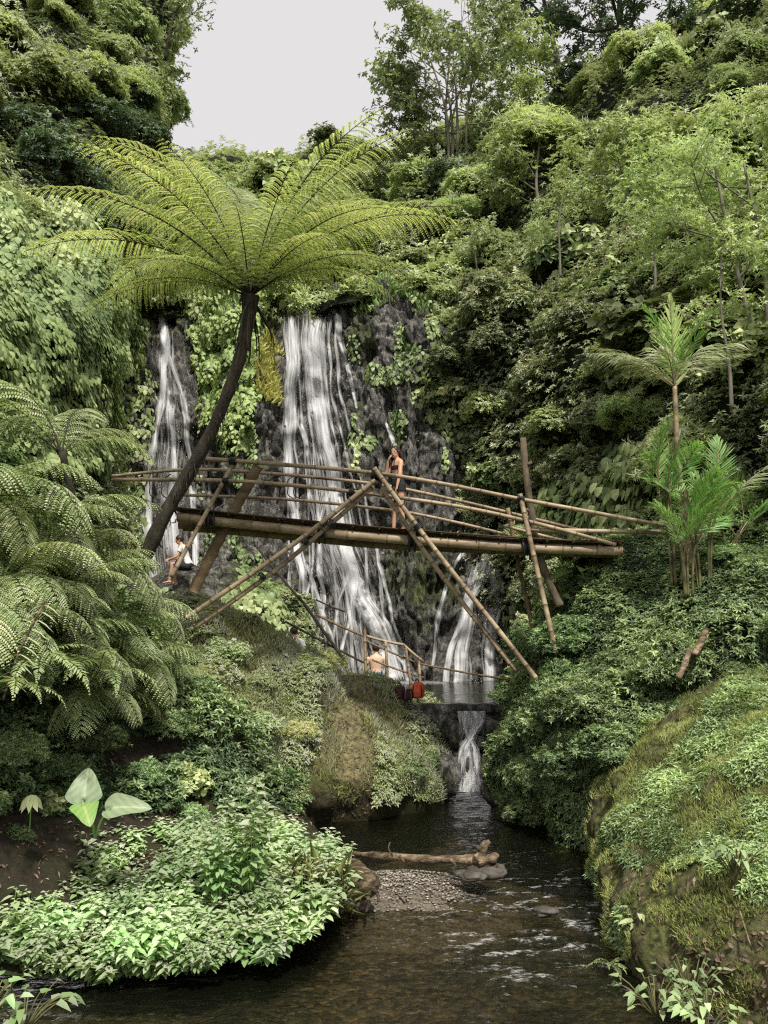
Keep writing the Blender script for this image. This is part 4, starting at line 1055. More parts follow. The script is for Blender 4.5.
frond_proto('pd1', pinnate, 'palm_dull', 'bamboo', L=1.6, el=.4, bend=.5, npair=24, leaf=.42, lw=.034, seed=241, droop=.5, ang=.5, vee=.1, stem_r=.014)
frond_proto('pu', pinnate, 'palm', 'bamboo', L=1.6, el=1.5, bend=.12, npair=34, leaf=.55, lw=.036, seed=242, droop=.05, ang=.75, vee=.1, stem_r=.018, start=.02, tb=.85)

# ---- the big tree fern
TFc = P(250, 297, 12.4)
root = empty('tree_fern', P(150, 560, 12.9), 'huge tree fern with a dark leaning trunk and a wide yellow-green crown over the bridge', 'tree fern')
tp = curve([P(146, 556, 13.0), P(163, 518, 12.95), P(185, 480, 12.9), P(212, 430, 12.7), (P(236, 370, 12.5)), P(248, 320, 12.4), TFc], 60)
tr_ = MB(); rad = np.interp(np.arange(60), [0, 15, 35, 50, 59], [.12, .115, .10, .105, .16]) * (1 + .18 * vnoise(tp * 1.0, 6, 5))
tube(tr_, tp, rad, 14)
# old frond stubs and hanging roots along the trunk
for k in range(120):
    i = int(RNG.integers(4, 58)); a = rvec(1)[0]; a[2] = abs(a[2]) * .3
    q = tp[i] + a * rad[i] * .9
    tube(tr_, curve([q, q + a * .05 - (0, 0, .05), q + a * .06 - np.array((0, 0, RNG.uniform(.08, .2)))], 4), [.016, .012, .008, .004], 5, cap=False)
for k in range(16):
    a = rvec(1)[0]; a[2] = -.3
    q = TFc + a * .12 - np.array((0, 0, .1)); e_ = q + a * .35 - np.array((0, 0, RNG.uniform(.3, .8)))
    tube(tr_, curve([q, (q + e_) / 2 + a * .12, e_], 6), np.linspace(.018, .006, 6), 5, cap=False)
world_part(tr_, 'trunk', M['bark'], root, smooth=True)
# azimuth in degrees (0 = to the right, 90 = away), pitch shift, scale
for az, pt_, s in ((5, -.12, 1.0), (28, .08, 1.0), (50, .15, 1.0), (74, .25, .95), (97, .1, 1.0), (118, .2, 1.0), (140, .1, 1.0), (160, .05, 1.02), (180, -.15, 1.0), (200, -.05, .95), (-18, -.1, .95), (222, -.1, .85), (-40, -.15, .8), (255, .0, .7), (300, -.05, .65), (168, .3, .9), (15, .3, .9), (60, -.15, .8), (130, -.2, .85), (88, .45, .7), (40, .38, .95), (150, .4, 1.0), (110, .42, .9), (70, .4, .9), (190, .25, .9), (20, -.35, .8), (155, -.35, .85), (-30, .1, .9), (210, .15, .9), (-10, .2, .95), (172, -.4, .75), (55, .2, 1.0), (125, .25, 1.0), (205, -.55, .62), (232, -.5, .6), (-25, -.55, .66), (-50, -.5, .6), (190, -.6, .6), (275, -.35, .6), (0, -.6, .65)):
    add_frond(root, 'tf%d' % random.randint(0, 2), Vector(TFc) - Vector(root.location), math.radians(az), s * .98, random.uniform(-.15, .15), pt_)

# ---- ferns of the left foreground
def fern_clump(name, loc, key, n, s, label, group=None, azr=(0, 360), pitch=(-.2, .3), mat='fern', trunk=None, nv=3):
    root = empty(name, loc, label, 'fern', group)
    for k in range(n):
        az = math.radians(azr[0] + (azr[1] - azr[0]) * (k + random.random() * .8) / n)
        add_frond(root, key + str(random.randint(0, nv - 1)), (0, 0, 0), az, s * random.uniform(.8, 1.12), random.uniform(-.2, .2), random.uniform(*pitch))
    if trunk is not None:
        mb = MB(); tube(mb, curve([np.array((0, 0, .05)), np.array((trunk[0] * .4, trunk[1] * .4, trunk[2] * .5)), np.array(trunk)], 16), np.linspace(.05, .07, 16), 8)
        mb.build('trunk', M['bark'], root, smooth=True)
    return root
for (px, py, d, n, s, lab) in (
    (-20, 498, 9.6, 11, 1.05, 'large feathery fern at the left edge beneath the vine wall'),
    (42, 530, 10.4, 10, .95, 'feathery fern arching towards the left end of the bridge rail'),
    (85, 562, 11.2, 10, .85, 'feathery fern right below the left end of the bridge rails'),
    (5, 585, 9.4, 10, .95, 'drooping feathery fern in the middle of the left foreground'),
    (62, 606, 10.3, 10, .9, 'broad drooping fern in the centre of the left fern bank'),
    (118, 612, 11.9, 9, .8, 'pale fern spreading beneath the left end of the deck'),
    (120, 650, 11.4, 9, .8, 'pale drooping fern beside the lower end of the left struts'),
    (50, 640, 9.9, 10, .85, 'shaded drooping fern over the dark left bank'),
    (-20, 625, 8.9, 9, .85, 'shaded fern at the left edge above the dark bank'),
    (95, 690, 10.7, 9, .7, 'lowest feathery fern hanging in the shade of the bank'),
    (150, 680, 12.2, 8, .65, 'small feathery fern against the side of the hummock')):
    fern_clump('feathery_fern', P(px, py, d), 'fl', n + 4, s * .98, lab, azr=(140, 410), pitch=(-.7, .6))
for (px, py, d, s) in ((30, 600, 9.6, .6), (90, 620, 10.6, .6), (60, 680, 10.2, .55), (10, 670, 8.9, .5), (130, 700, 11.4, .6), (165, 720, 12.0, .55), (100, 735, 10.9, .45), (20, 745, 9.4, .4), (60, 765, 10.2, .35), (185, 780, 11.6, .4), (145, 770, 11.2, .4), (230, 800, 12.2, .35), (45, 800, 10.1, .34), (15, 835, 9.5, .3), (75, 782, 10.5, .36), (190, 812, 11.2, .3), (250, 815, 12.0, .3), (-10, 800, 9.2, .35)):
    place(random.choice(BU + BU + BR), P(px, py, d) - np.array((0, 0, .4 * s)), s, label='shade-dwelling leafy bush on the left bank under the ferns', group='shaded bushes under the left ferns', sq=.8)
r = fern_clump('tall_fern', P(62, 455, 10.4), 'fl', 0, 1, 'tall fern whose long fronds stand up before the vine wall')
for az, pt_, s in ((165, .55, 1.35), (140, .3, 1.2), (190, .1, 1.3), (100, .5, 1.1), (60, .35, .9), (20, .1, .8), (215, .3, 1.2)):
    add_frond(r, 'fl%d' % random.randint(0, 1), (0, 0, 0), math.radians(az), s, random.uniform(-.1, .1), pt_)
mb = MB(); tube(mb, curve([(0, 0, .05), (.1, .3, -.8), (.1, .6, -1.9)], 10), .05, 8); mb.build('trunk', M['bark'], r)
for (px, py, d, n, s, lab) in (
    (35, 662, 8.6, 9, .95, 'bright sword fern hanging from the left bank'),
    (10, 690, 8.3, 7, .8, 'small sword fern at the left edge of the bank'),
    (100, 672, 9.5, 8, 1.0, 'dark sword fern with long fronds drooping over the bank'),
    (225, 735, 13.0, 8, .75, 'small sword fern on the face of the hummock'),
    (212, 700, 13.2, 7, .6, 'little pale fern above the hummock sword fern'),
    (265, 590, 20.5, 9, 1.1, 'fern on the ledge below the bridge'),
    (610, 965, 8.6, 7, .3, 'small fern-like tuft at the waterline of the mossy bank')):
    fern_clump('sword_fern', P(px, py, d), 'sw', n, s, lab, azr=(180, 380), pitch=(-.5, .2))

# ---- palms on the right
pr = P(690, 560, 13.4)
root = empty('areca_palm', pr, 'tall areca palm with an upright bright new frond on the right slope', 'palm')
top = P(676, 415, 13.3) - pr
st = MB(); pt_ = curve([(0, 0, -.4), np.array((-.02, 0, .9)), top * np.array((1, 1, .6)), top + (0, 0, .5)], 40)
tube(st, pt_, np.linspace(.065, .04, 40) * (1 + .12 * (np.arange(40) % 5 == 0)), 9, np.where(np.arange(40) % 5 == 0, .15, .6)); st.build('trunk', M['bamboo'], root, smooth=True)
topv = Vector(top + (0, 0, .5))
fr = add_frond(root, 'pu', topv + Vector((0, 0, -.05)), math.radians(250), 1.0, 0, .0); fr['label'] = 'bright green upright young frond'
for az, key, s, pt2 in ((170, 'pd0', .95, .15), (200, 'pd1', .85, .1), (10, 'pd1', 1.0, .25), (-15, 'pd0', .9, .2), (145, 'pd0', .9, .3), (60, 'pd1', .9, .4), (100, 'pd0', .9, .5), (240, 'pd0', .75, .0), (185, 'pl0', .95, .1), (-5, 'pl1', .95, .15), (30, 'pd0', 1.0, .35), (160, 'pd1', 1.0, .4), (300, 'pl2', .7, .1), (80, 'pl0', .8, .3)):
    add_frond(root, key, topv, math.radians(az), s, random.uniform(-.2, .2), pt2)
for (px, py, d, h, n, s, lab) in ((676, 566, 13.2, 1.5, 13, .82, 'dense young palm with dark green fronds left of the tall palm stem'),
                              (704, 572, 13.0, 1.6, 13, .82, 'young palm with bright green arching fronds right of the tall palm stem'),
                              (686, 575, 12.8, .8, 9, .8, 'low young palm at the foot of the tall palm stem'),
                              (728, 566, 13.4, 1.0, 9, .95, 'small palm with one pale frond pointing up right')):
    r = empty('young_palm', P(px, py, d), lab, 'palm')
    for q in range(4):
        st = MB(); e_ = np.array((random.uniform(-.3, .3), random.uniform(-.2, .2), h * random.uniform(.5, 1.1)))
        tube(st, curve([(e_[0] * .3, e_[1] * .3, -.35), e_ * (.5, .5, .5), e_], 14), np.linspace(.024, .014, 14), 7, np.where(np.arange(14) % 3 == 0, .15, .55)); st.build('stem', M['cane'], r)
        for w_ in range(max(1, n // 4)):
            add_frond(r, 'pl%d' % random.randint(0, 2), e_ * random.uniform(.6, 1), random.uniform(0, 6.28), s * random.uniform(.55, 1.05), random.uniform(-.5, .5), random.uniform(-.5, .35))
    if 'pale frond' in lab: add_frond(r, 'pd1', (0, 0, h), math.radians(8), 1.0, 0, .45)

# ---- taro
def taro_leaf(root, loc, az, el, L, W, mat='taro', roll=0, tb=.6):
    n = 15; mb = MB()
    # heart-shaped blade in its own plane: x along the blade, y across
    xs = np.linspace(-.22, 1, 22)
    V = []; T = []
    for x in xs:
        wdt = (max(0, (1 - x)) ** .62) * (min(1, (x + .22) / .3 + .12) ** .5) * .62
        for v in np.linspace(-1, 1, n):
            y = v * wdt
            notch = -.0 if x > 0 else abs(.1 - min(abs(y), .1)) * 1.2
            z = .18 * abs(y) - .22 * x * x + .012 * math.sin(v * 16 + x * 10) - notch
            V.append((x * L, y * W, z * L)); T.append(tb + .3 * (abs(v) < .06) + .28 * (abs(math.sin((x * 2.2 + abs(v) * .9) * 7)) < .16) - .15 * abs(v) + .1 * math.sin(v * 9 + x * 23))
    i = np.arange(21)[:, None] * n; j = np.arange(n - 1)[None]
    mb.add(V, [np.stack([i + j, i + j + 1, i + n + j + 1, i + n + j], -1).reshape(-1, 4)], np.clip(T, 0, 1))
    o = mb.build('leaf', M[mat], root, smooth=True); o.location = loc; o.rotation_euler = (roll, -el, az)
    st = MB(); root_l = Vector(loc)
    tube(st, curve([(0, 0, 0), Vector((root_l.x * .4, root_l.y * .4, root_l.z * .6)), root_l], 12), np.linspace(.016, .009, 12), 6); st.build('stalk', M['palm'], root)
    return o
r = empty('taro_plant', P(95, 838, 9.1), 'taro plant with three big heart-shaped leaves, one standing upright', 'plant')
rl = np.array(r.location)
taro_leaf(r, P(84, 798, 9.0) - rl, math.radians(100), math.radians(70), .33, .33, tb=.4)
taro_leaf(r, P(112, 808, 8.9) - rl, math.radians(-8), math.radians(8), .42, .27, roll=.75, tb=.35)
taro_leaf(r, P(84, 806, 8.95) - rl, math.radians(-55), math.radians(-25), .28, .26, mat='palm', roll=.2, tb=.7)
r = empty('drooping_seedling', P(30, 822, 8.9), 'small seedling with drooping pale leaves on the bare left bank', 'plant')
mb = MB(); nn = 9
dd = np.stack([np.cos(np.arange(nn) * .7), np.sin(np.arange(nn) * .7), -1.1 + 0 * np.arange(nn)], -1)
ovate(mb, np.repeat([(0, 0, .28)], nn, 0), dd, np.repeat([(0, -.6, .6)], nn, 0) + dd * .4, .2, .07, .7, droop=.2); mb.build('foliage', M['fern'], r)
mb = MB(); tube(mb, [(0, 0, -.1), (0, 0, .28)], .006, 5); mb.build('stem', M['palm'], r)
# broad pale leaves under the right landing
def broad(name, loc, n, L, W, mat, label, spread=.35, h=.4, fan=(.2, 1.2), tb=.6, cat='plant', group=None):
    r = empty(name, loc, label, cat, group)
    mb = MB(); st = MB()
    for k in range(n):
        az = random.uniform(0, 6.28); rr_ = random.uniform(.2, 1) * spread
        p = np.array((math.cos(az) * rr_, math.sin(az) * rr_, h * random.uniform(.4, 1)))
        d = np.array((math.cos(az), math.sin(az), random.uniform(-.7, .25)))
        ovate(mb, p[None], d[None], np.array([(0, -.35, 1)]), L * random.uniform(.7, 1.15), W, tb + random.uniform(-.2, .2), droop=.25, ws=(.5, .42), ts=(.18, .5), back=.12)
        tube(st, curve([(0, 0, -.1), p * .6, p], 6), .006, 4, cap=False)
    mb.build('foliage', M[mat], r); st.build('stem', M['cane'], r)
    return r
broad('broad_leaved_plant', P(590, 592, 15.4), 9, .42, .34, 'vine_bright', 'broad-leaved plant with pale green leaves under the right bridge landing', .5, .5)
for (px, py) in ((556, 590), (570, 575), (548, 612), (610, 578)):
    broad('broad_leaved_plant', P(px, py, 15.6), 12, .26, .22, 'vine', 'layered broad-leaved plant behind the right bridge posts', .5, .5, group='broad-leaved plants behind the right bridge posts')
cover(right_hill, 4000, 'hillside_vines', 'vine', 'pale broad-leaved vines on the hillside above the right end of the bridge', .28, .25,
      zpx(lambda a, b: (a > 545) & (a < 740) & (b > 440) & (b < 560)), 'vine', lump=1.1, lf=.6, seed=95)

# ---- herbs of the foreground
def herb(seed, n_st=38, H=.6, R_=.34, L0=.118):
    g = np.random.default_rng(seed); lf = MB(); st = MB()
    for k in range(n_st):
        a = g.uniform(0, 6.28); r0 = R_ * math.sqrt(g.random()); h = H * g.uniform(.6, 1.1) * (1 - .35 * (r0 / R_) ** 2)
        b0 = np.array((math.cos(a) * r0 * .5, math.sin(a) * r0 * .5, -.08)); t0 = np.array((math.cos(a) * r0 * 1.5, math.sin(a) * r0 * 1.5, h))
        c = curve([b0, (b0 + t0) / 2 + (0, 0, .08 * h), t0], 10)
        tube(st, c, np.linspace(.006, .003, 10), 4, cap=False)
        ph = g.uniform(0, 3.14)
        if H > 1: c = curve([b0, (b0 + t0) / 2 + (0, 0, .08 * h), t0], 16)
        for q in range(3, len(c)):
            ang = ph + (q % 2) * 1.57 + g.normal(0, .2)
            l = L0 * (1.1 if q < len(c) - 2 else .6) * g.uniform(.75, 1.15)
            for s_ in (0, math.pi):
                d = np.array((math.cos(ang + s_), math.sin(ang + s_), .15 if q > 7 else -.12))
                ovate(lf, c[q][None] + d * .015, d[None], np.array([(0, 0, 1.)]) + g.normal(0, .22, (1, 3)), l, l * .62, float(np.clip(.3 + .55 * q / len(c) + g.normal(0, .1), 0, 1)), droop=.28, fold=.12, ws=(.46, .36), ts=(.25, .6))
    return lf, st
for k in range(4):
    lf, st = herb(300 + k) if k < 3 else herb(307, 16, 1.15, .26, .125); r = empty('herb_clump', (0, 0, -50), 'x', 'herb')
    lf.build('foliage', M['herb'], r); st.build('stem', M['palm'], r); PROTO['herb%d' % k] = [r, False]
hp = []
for py, d0, x0, x1 in ((842, 10.5, -25, 280), (860, 10.1, -40, 305), (880, 9.7, -40, 305), (905, 9.2, -40, 300), (928, 8.85, -30, 285), (950, 8.5, 10, 255), (964, 8.3, 60, 200)):
    n = int((x1 - x0) / 42)
    for q in range(n + 1):
        px = x0 + (x1 - x0) * (q + random.uniform(-.25, .25)) / n
        place('herb%d' % random.randint(0, 2), P(px, py + random.uniform(-4, 4), d0 + random.uniform(-.15, .15)) + np.array((0, 0, -.06)), random.uniform(.6, 1.12), label='bright green nettle-like herb clump in the mass at the river edge', group='herb clumps massed at the river edge', sq=random.uniform(.6, .85))
o = place('herb3', P(250, 880, 9.1), .95, label='tallest dark-leaved herb rising above the others beside the pool', sq=1.0)
if 'group' in o: del o['group']
o = place('herb3', P(222, 893, 9.0), .75, label='second tallest herb leaning against the tallest one', sq=1.0)
if 'group' in o: del o['group']
place('herb0', P(322, 868, 10.6), .6, label='thin seedling standing between the herb mass and the pool', sq=1.3)
# grass fringe of the herb mass
mb = MB(); n = 900
px = RNG.uniform(285, 345, n); pp = np.array([P(a, RNG.uniform(870, 915), RNG.uniform(9.3, 10.3)) for a in px])
leaves(mb, pp, np.array((0.3, -.3, .7)) + .6 * rvec(n), rvec(n), RNG.uniform(.15, .35, n), .008, RNG.random(n), droop=.5)
tag(mb.build('grass_fringe', M['grass']), 'wispy grass fringing the herb mass beside the stump', 'grass', kind='stuff')
for k, pts_ in enumerate((((650, 800, 10.0), (642, 850, 9.5), (628, 900, 9.0)), ((705, 850, 8.6), (690, 900, 8.2), (672, 945, 7.95)), ((622, 800, 10.9), (612, 850, 10.3), (606, 905, 9.9)))):
    mb = MB(); c_ = curve([P(*q) for q in pts_], 22)
    for j_, q in enumerate(c_):
        h_ = bank_bvh.find_nearest(Vector(q)); c_[j_] = np.array(h_[0]) + np.array(h_[1]) * (.01 if h_[1][1] < 0 else -.01)
    tube(mb, c_ + .01 * RNG.normal(size=c_.shape), np.linspace(.022, .008, 22), 6)
    tag(mb.build('root', M['wood']), 'thin exposed root running down the face of the mossy bank', 'root', 'roots on the face of the mossy bank')
# bottom corners
broad('corner_plant', P(25, 1000, 6.9) - np.array((0, 0, .15)), 26, .13, .06, 'herb', 'leafy spray at the bottom left corner over the water', .38, .22)
broad('corner_plant', P(-10, 1005, 6.8), 22, .14, .06, 'herb', 'leafy spray cut off by the left border at the bottom', .3, .2)
broad('waterside_plant', P(690, 985, 7.6) - np.array((0, 0, .12)), 46, .08, .035, 'bush', 'pale leafy plant at the foot of the mossy bank', .3, .32, tb=.6)
broad('waterside_plant', P(655, 1005, 7.3), 44, .10, .05, 'bush', 'broad-leaved plant trailing over the water at the bottom right', .35, .2, tb=.75)
broad('waterside_plant', P(705, 1025, 6.9), 40, .09, .055, 'bush', 'round-leaved plant at the bottom edge right of the trailing one', .28, .2, tb=.75)
broad('waterside_plant', P(640, 940, 8.55), 30, .11, .05, 'fern', 'pale tufted plant hanging on the bank above the dead stick', .22, .3, tb=.65)
broad('bank_plant', P(735, 870, 7.85), 30, .11, .045, 'bush', 'dark leafy plant low on the mossy bank near the right border', .3, .25, tb=.6)
for (px, py) in ((612, 985), (645, 1015), (735, 955), (756, 975), (742, 1010), (765, 1000), (725, 985)):
    pass
pos, nn = bank.sample(2500, zpx(lambda a, b: (a > 690) & (b > 930)))
mb = MB(); pos = pos[:260]; nn = nn[:260]
ovate(mb, pos + nn * .015, rvec(len(pos)) * (1, 1, .3), nn + .4 * rvec(len(pos)), .06, .035, RNG.random(len(pos)), droop=.1, fold=.2)
tag(mb.build('leaf_litter', M['dead']), 'fallen brown leaves on the corner of the bank', 'leaf litter', kind='stuff')
# twigs and litter on the bare earth of both banks
for sh_, nm_, n_, msk in ((bank, 'twig_litter', 500, zpx(lambda a, b: (b > 840) & (a > 600))), (lb, 'twig_litter', 900, zpx(lambda a, b: (b > 740) & (b < 900))), (hum, 'twig_litter', 500, zpx(lambda a, b: (np.abs(a - 352) < 24) & (b > 690)))):
    p_, n2_ = sh_.sample(n_, msk); n_ = len(p_); m2 = MB()
    d_ = np.cross(n2_, rvec(n_))
    leaves(m2, p_ + n2_ * .012, d_, n2_ + .5 * rvec(n_), RNG.uniform(.03, .12, n_), RNG.uniform(.008, .035, n_), RNG.random(n_), droop=.15, fold=.3)
    tag(m2.build(nm_, M['dead']), {id(bank): 'scattered dead leaves and bits of twig on the mossy bank', id(lb): 'scattered dead leaves on the bare earth of the left bank', id(hum): 'dry litter on the worn path up the hummock'}[id(sh_)], 'litter', kind='stuff')
mb = MB(); tube(mb, curve([P(658, 950, 8.3), P(668, 968, 8.0), P(688, 998, 7.5), P(700, 1012, 7.3)], 14), np.linspace(.012, .02, 14), 7)
tag(mb.build('dead_stick', M['wood']), 'reddish dead stick slanting down the bank into the water', 'stick')
mb = MB(); tube(mb, curve([P(738, 905, 7.7), P(744, 925, 7.5), P(752, 950, 7.35)], 8), .008, 5)
tag(mb.build('thin_twig', M['wood']), 'thin pale twig hanging down the bank near the right border', 'twig')
for (a, b_, dd_, r_) in (((706, 630), (694, 655), 12.0, .05), ((690, 650), (678, 678), 11.9, .045)):
    mb = MB(); tube(mb, curve([P(*a, dd_ + .2), P((a[0] + b_[0]) / 2 + 1, (a[1] + b_[1]) / 2, dd_), P(*b_, dd_ - .15)], 10), r_, 9, .6)
    tag(mb.build('cut_branch', M['wood']), 'pale cut branch lying on the right slope, ' + ('upper of the two' if a[0] > 700 else 'lower of the two'), 'branch')
# thorny stalk on the left with narrow leaflets
mb = MB(); st = MB()
c = curve([P(3, 700, 8.2), P(20, 650, 8.2), P(46, 600, 8.3)], 14); tube(st, c, .012, 6)
r = empty('climbing_stalk', c[0], 'slanting pale stalk with narrow drooping leaflets at the left border', 'plant')
for k in range(3, 13):
    for s_ in (-1, 1):
        ovate(mb, c[k][None], np.array([(s_, -.2, -.25)]), np.array([(0, -.4, 1.)]), .22, .02, .8, droop=.4)
world_part(mb, 'foliage', M['fern'], r); world_part(st, 'stem', M['wood'], r)
# pale blade-like low plant
tag(r, None)

# ------------------------------------------------------------------ bamboo bridge
BD = 14.4
root = empty('bamboo_bridge', P(395, 545, BD), 'weathered bamboo footbridge with slanting struts and thin railings crossing before the waterfalls', 'bridge')
def pole(name, pts, r, mat='bamboo', n=60, node=.38, seg=10, taper=1.0, wob=.012, parent=root):
    c = curve(pts, n); L_ = np.linalg.norm(np.diff(c, axis=0), axis=1).sum()
    s = np.linspace(0, L_, n); ph = random.random() * node
    # resample with rings at the nodes
    knots = [0]; x = ph
    ss = [0.0]; rr = [r]; tt = [.45]
    while x < L_:
        for dx, dr, tv in ((-.02, 1.0, .55), (-.006, 1.13, .5), (.0, 1.13, .18), (.012, 1.0, .3), (.05, 1.0, .62), (.19, .985, .55)):
            if 0 < x + dx < L_: ss.append(x + dx); rr.append(r * dr); tt.append(tv + random.uniform(-.05, .05))
        x += node * random.uniform(.9, 1.1)
    ss.append(L_); rr.append(r); tt.append(.45)
    ss = np.array(ss); o_ = np.argsort(ss); ss = ss[o_]; rr = np.array(rr)[o_] * np.linspace(1, taper, len(ss)); tt = np.array(tt)[o_]
    C3 = np.stack([np.interp(ss, s, c[:, k]) for k in range(3)], -1)
    C3 = C3 + wob * np.stack([vnoise(C3, .6, 3), vnoise(C3, .6, 4), vnoise(C3, .6, 5)], -1)
    mb = MB(); tube(mb, C3, rr, seg, tt)
    return world_part(mb, name, M[mat], parent, smooth=True)
def lash(px, py, d, r, ln=.1, ax=(1, 0, 0), turns=5):
    c = P(px, py, d); ax = nrmz(np.array(ax, float)); mb = MB()
    u = nrmz(np.cross(ax, (0, 1, .2))); w_ = np.cross(ax, u)
    n = turns * 12; t = np.arange(n) / 12 * 2 * np.pi
    pts = c + ax * ((np.arange(n) / n - .5) * ln)[:, None] + r * (u * np.cos(t)[:, None] + w_ * np.sin(t)[:, None]) + RNG.normal(0, .004, (n, 3))
    tube(mb, pts, .016, 5)
    # loose end
    e_ = pts[-1]; tube(mb, curve([e_, e_ + (.02, -.02, -.05), e_ + (.0, -.03, -.13)], 5), .009, 4)
    world_part(mb, 'lashing', M['rubber'], root)
B2 = BD + 1.15
# deck beams, front and back; the second half starts at the centre lashing
pole('beam', [P(178, 517, BD), P(250, 525, BD), P(330, 533, BD), P(412, 540, BD)], .085, wob=.01, node=.55, seg=14)
pole('beam', [P(400, 539, BD - .01), P(470, 544, BD), P(545, 549, BD), P(622, 551, BD)], .085, wob=.01, node=.5, seg=14)
pole('beam', [P(184, 526, B2), P(300, 536, B2), P(420, 545, B2), P(618, 553, B2 - .1)], .10, 'bamboo_d', node=.5, seg=12)
pole('beam', [P(180, 524, BD + .55), P(300, 537, BD + .55), P(420, 546, BD + .55), P(618, 554, BD + .5)], .09, 'bamboo_d', node=.5, seg=12)
# deck: split bamboo slats laid along the bridge on short cross sticks
zt = .125
ctr = curve([P(172, 516, BD), P(250, 524, BD), P(330, 532, BD), P(412, 539, BD), P(470, 543.5, BD), P(545, 548.5, BD), P(622, 551, BD)], 80)
mb = MB()
for q in range(15):
    yo = -.09 + q * .093 + RNG.uniform(-.01, .01)
    c = ctr.copy(); c[:, 1] += yo; c[:, 2] += zt + .02 + .008 * vnoise(c + q, 1.2, q) + (.0 if q else .012)
    hw, hh = .04, .011
    v = np.stack([c + (0, -hw, -hh), c + (0, hw, -hh), c + (0, hw, hh), c + (0, -hw, hh)], 1)
    i = np.arange(79)[:, None] * 4; j = np.arange(4)[None]; j2 = (j + 1) % 4
    mb.add(v.reshape(-1, 3), [np.stack([i + j, i + 4 + j, i + 4 + j2, i + j2], -1).reshape(-1, 4), np.array([(0, 1, 2, 3), (319, 318, 317, 316)])], RNG.uniform(.25, .8))
for k in range(2, 79, 4):
    p = ctr[k] + (0, -.14, zt - .005); tube(mb, [p, p + (0, 1.45, 0)], .018, 6, .3)
world_part(mb, 'deck', M['plank'], root)
# railings
F1 = BD - .16
pole('rail', [P(196, 458, F1), P(280, 464.5, F1), P(374, 473, F1), P(450, 485, F1), P(522, 499.5, F1), P(600, 514, F1 - .05), P(664, 525.5, F1 - .1)], .038, node=.42)
pole('rail', [P(112, 479.5, F1 + .05), P(234, 481, F1), P(352, 491.5, F1), P(456, 506, F1), P(528, 521.5, F1), P(616, 545, F1)], .036, node=.4)
B1 = B2 + .05
pole('rail', [P(112, 476, B1), P(189, 469.5, B1), P(262, 473, B1), P(374, 484, B1), P(460, 501, B1), P(530, 518, B1), P(590, 533, B1)], .034, node=.4)
pole('rail', [P(182, 495, B1), P(284, 499.5, B1), P(391, 510, B1), P(450, 521, B1), P(512, 536, B1)], .032, node=.36)
pole('rail', [P(528, 530, BD - .1), P(595, 531.5, BD - .1), P(663, 532, BD - .1)], .042, node=.4)
pole('rail', [P(505, 526, B1 - .2), P(560, 540, B1 - .3), P(612, 549, BD + .3)], .03, node=.4)
# posts
pole('post', [P(236, 458, F1 + .06), P(205, 515, F1 - .08), P(171, 577, F1 - .35)], .04)
mb = MB()
c = curve([P(258, 466, BD + .32), P(226, 526, BD + .30), P(193, 592, BD + .2)], 30); ax = nrmz(c[-1] - c[0]); sd2 = nrmz(np.cross(ax, (0, 1, 0))); hw = .095
v = np.stack([c + sd2 * hw * a + np.array((0, .035 * b_, 0)) for a, b_ in ((-1, -1), (1, -1), (1, 1), (-1, 1))], 1) + .006 * RNG.normal(size=(30, 4, 3))
i = np.arange(29)[:, None] * 4; j = np.arange(4)[None]; j2 = (j + 1) % 4
mb.add(v.reshape(-1, 3), [np.stack([i + j, i + 4 + j, i + 4 + j2, i + j2], -1).reshape(-1, 4), np.array([(3, 2, 1, 0), (116, 117, 118, 119)])], .6)
world_part(mb, 'post', M['bamboo_d'], root)['label'] = 'flat brown plank post'
mb = MB(); c = curve([P(523, 438, BD + .22), P(526, 475, BD + .22), P(532, 515, BD + .24), P(538, 550, BD + .25), P(548, 580, BD + .3), P(560, 606, BD + .3)], 40)
tube(mb, c, np.interp(np.arange(40), [0, 2, 20, 39], [.05, .062, .066, .075]) * (1 + .14 * vnoise(c, 5, 2)), 12, np.clip(.5 + .25 * vnoise(c, 3, 7), 0, 1))
for k in (6, 15, 24): tube(mb, [c[k], c[k] + (.12 * (-1) ** k, -.05, .05)], [.04, .025], 7)
world_part(mb, 'post', M['postwood'], root, smooth=True)['label'] = 'knotty bare trunk post standing above the rail'
pole('post', [P(520, 494, F1 - .0), P(536, 565, F1 - .12), P(556, 652, F1 - .3)], .045)
pole('post', [P(508, 508, B1 - .05), P(522, 580, B1 - .05), P(539, 658, B1 - .2)], .042, 'bamboo_d')
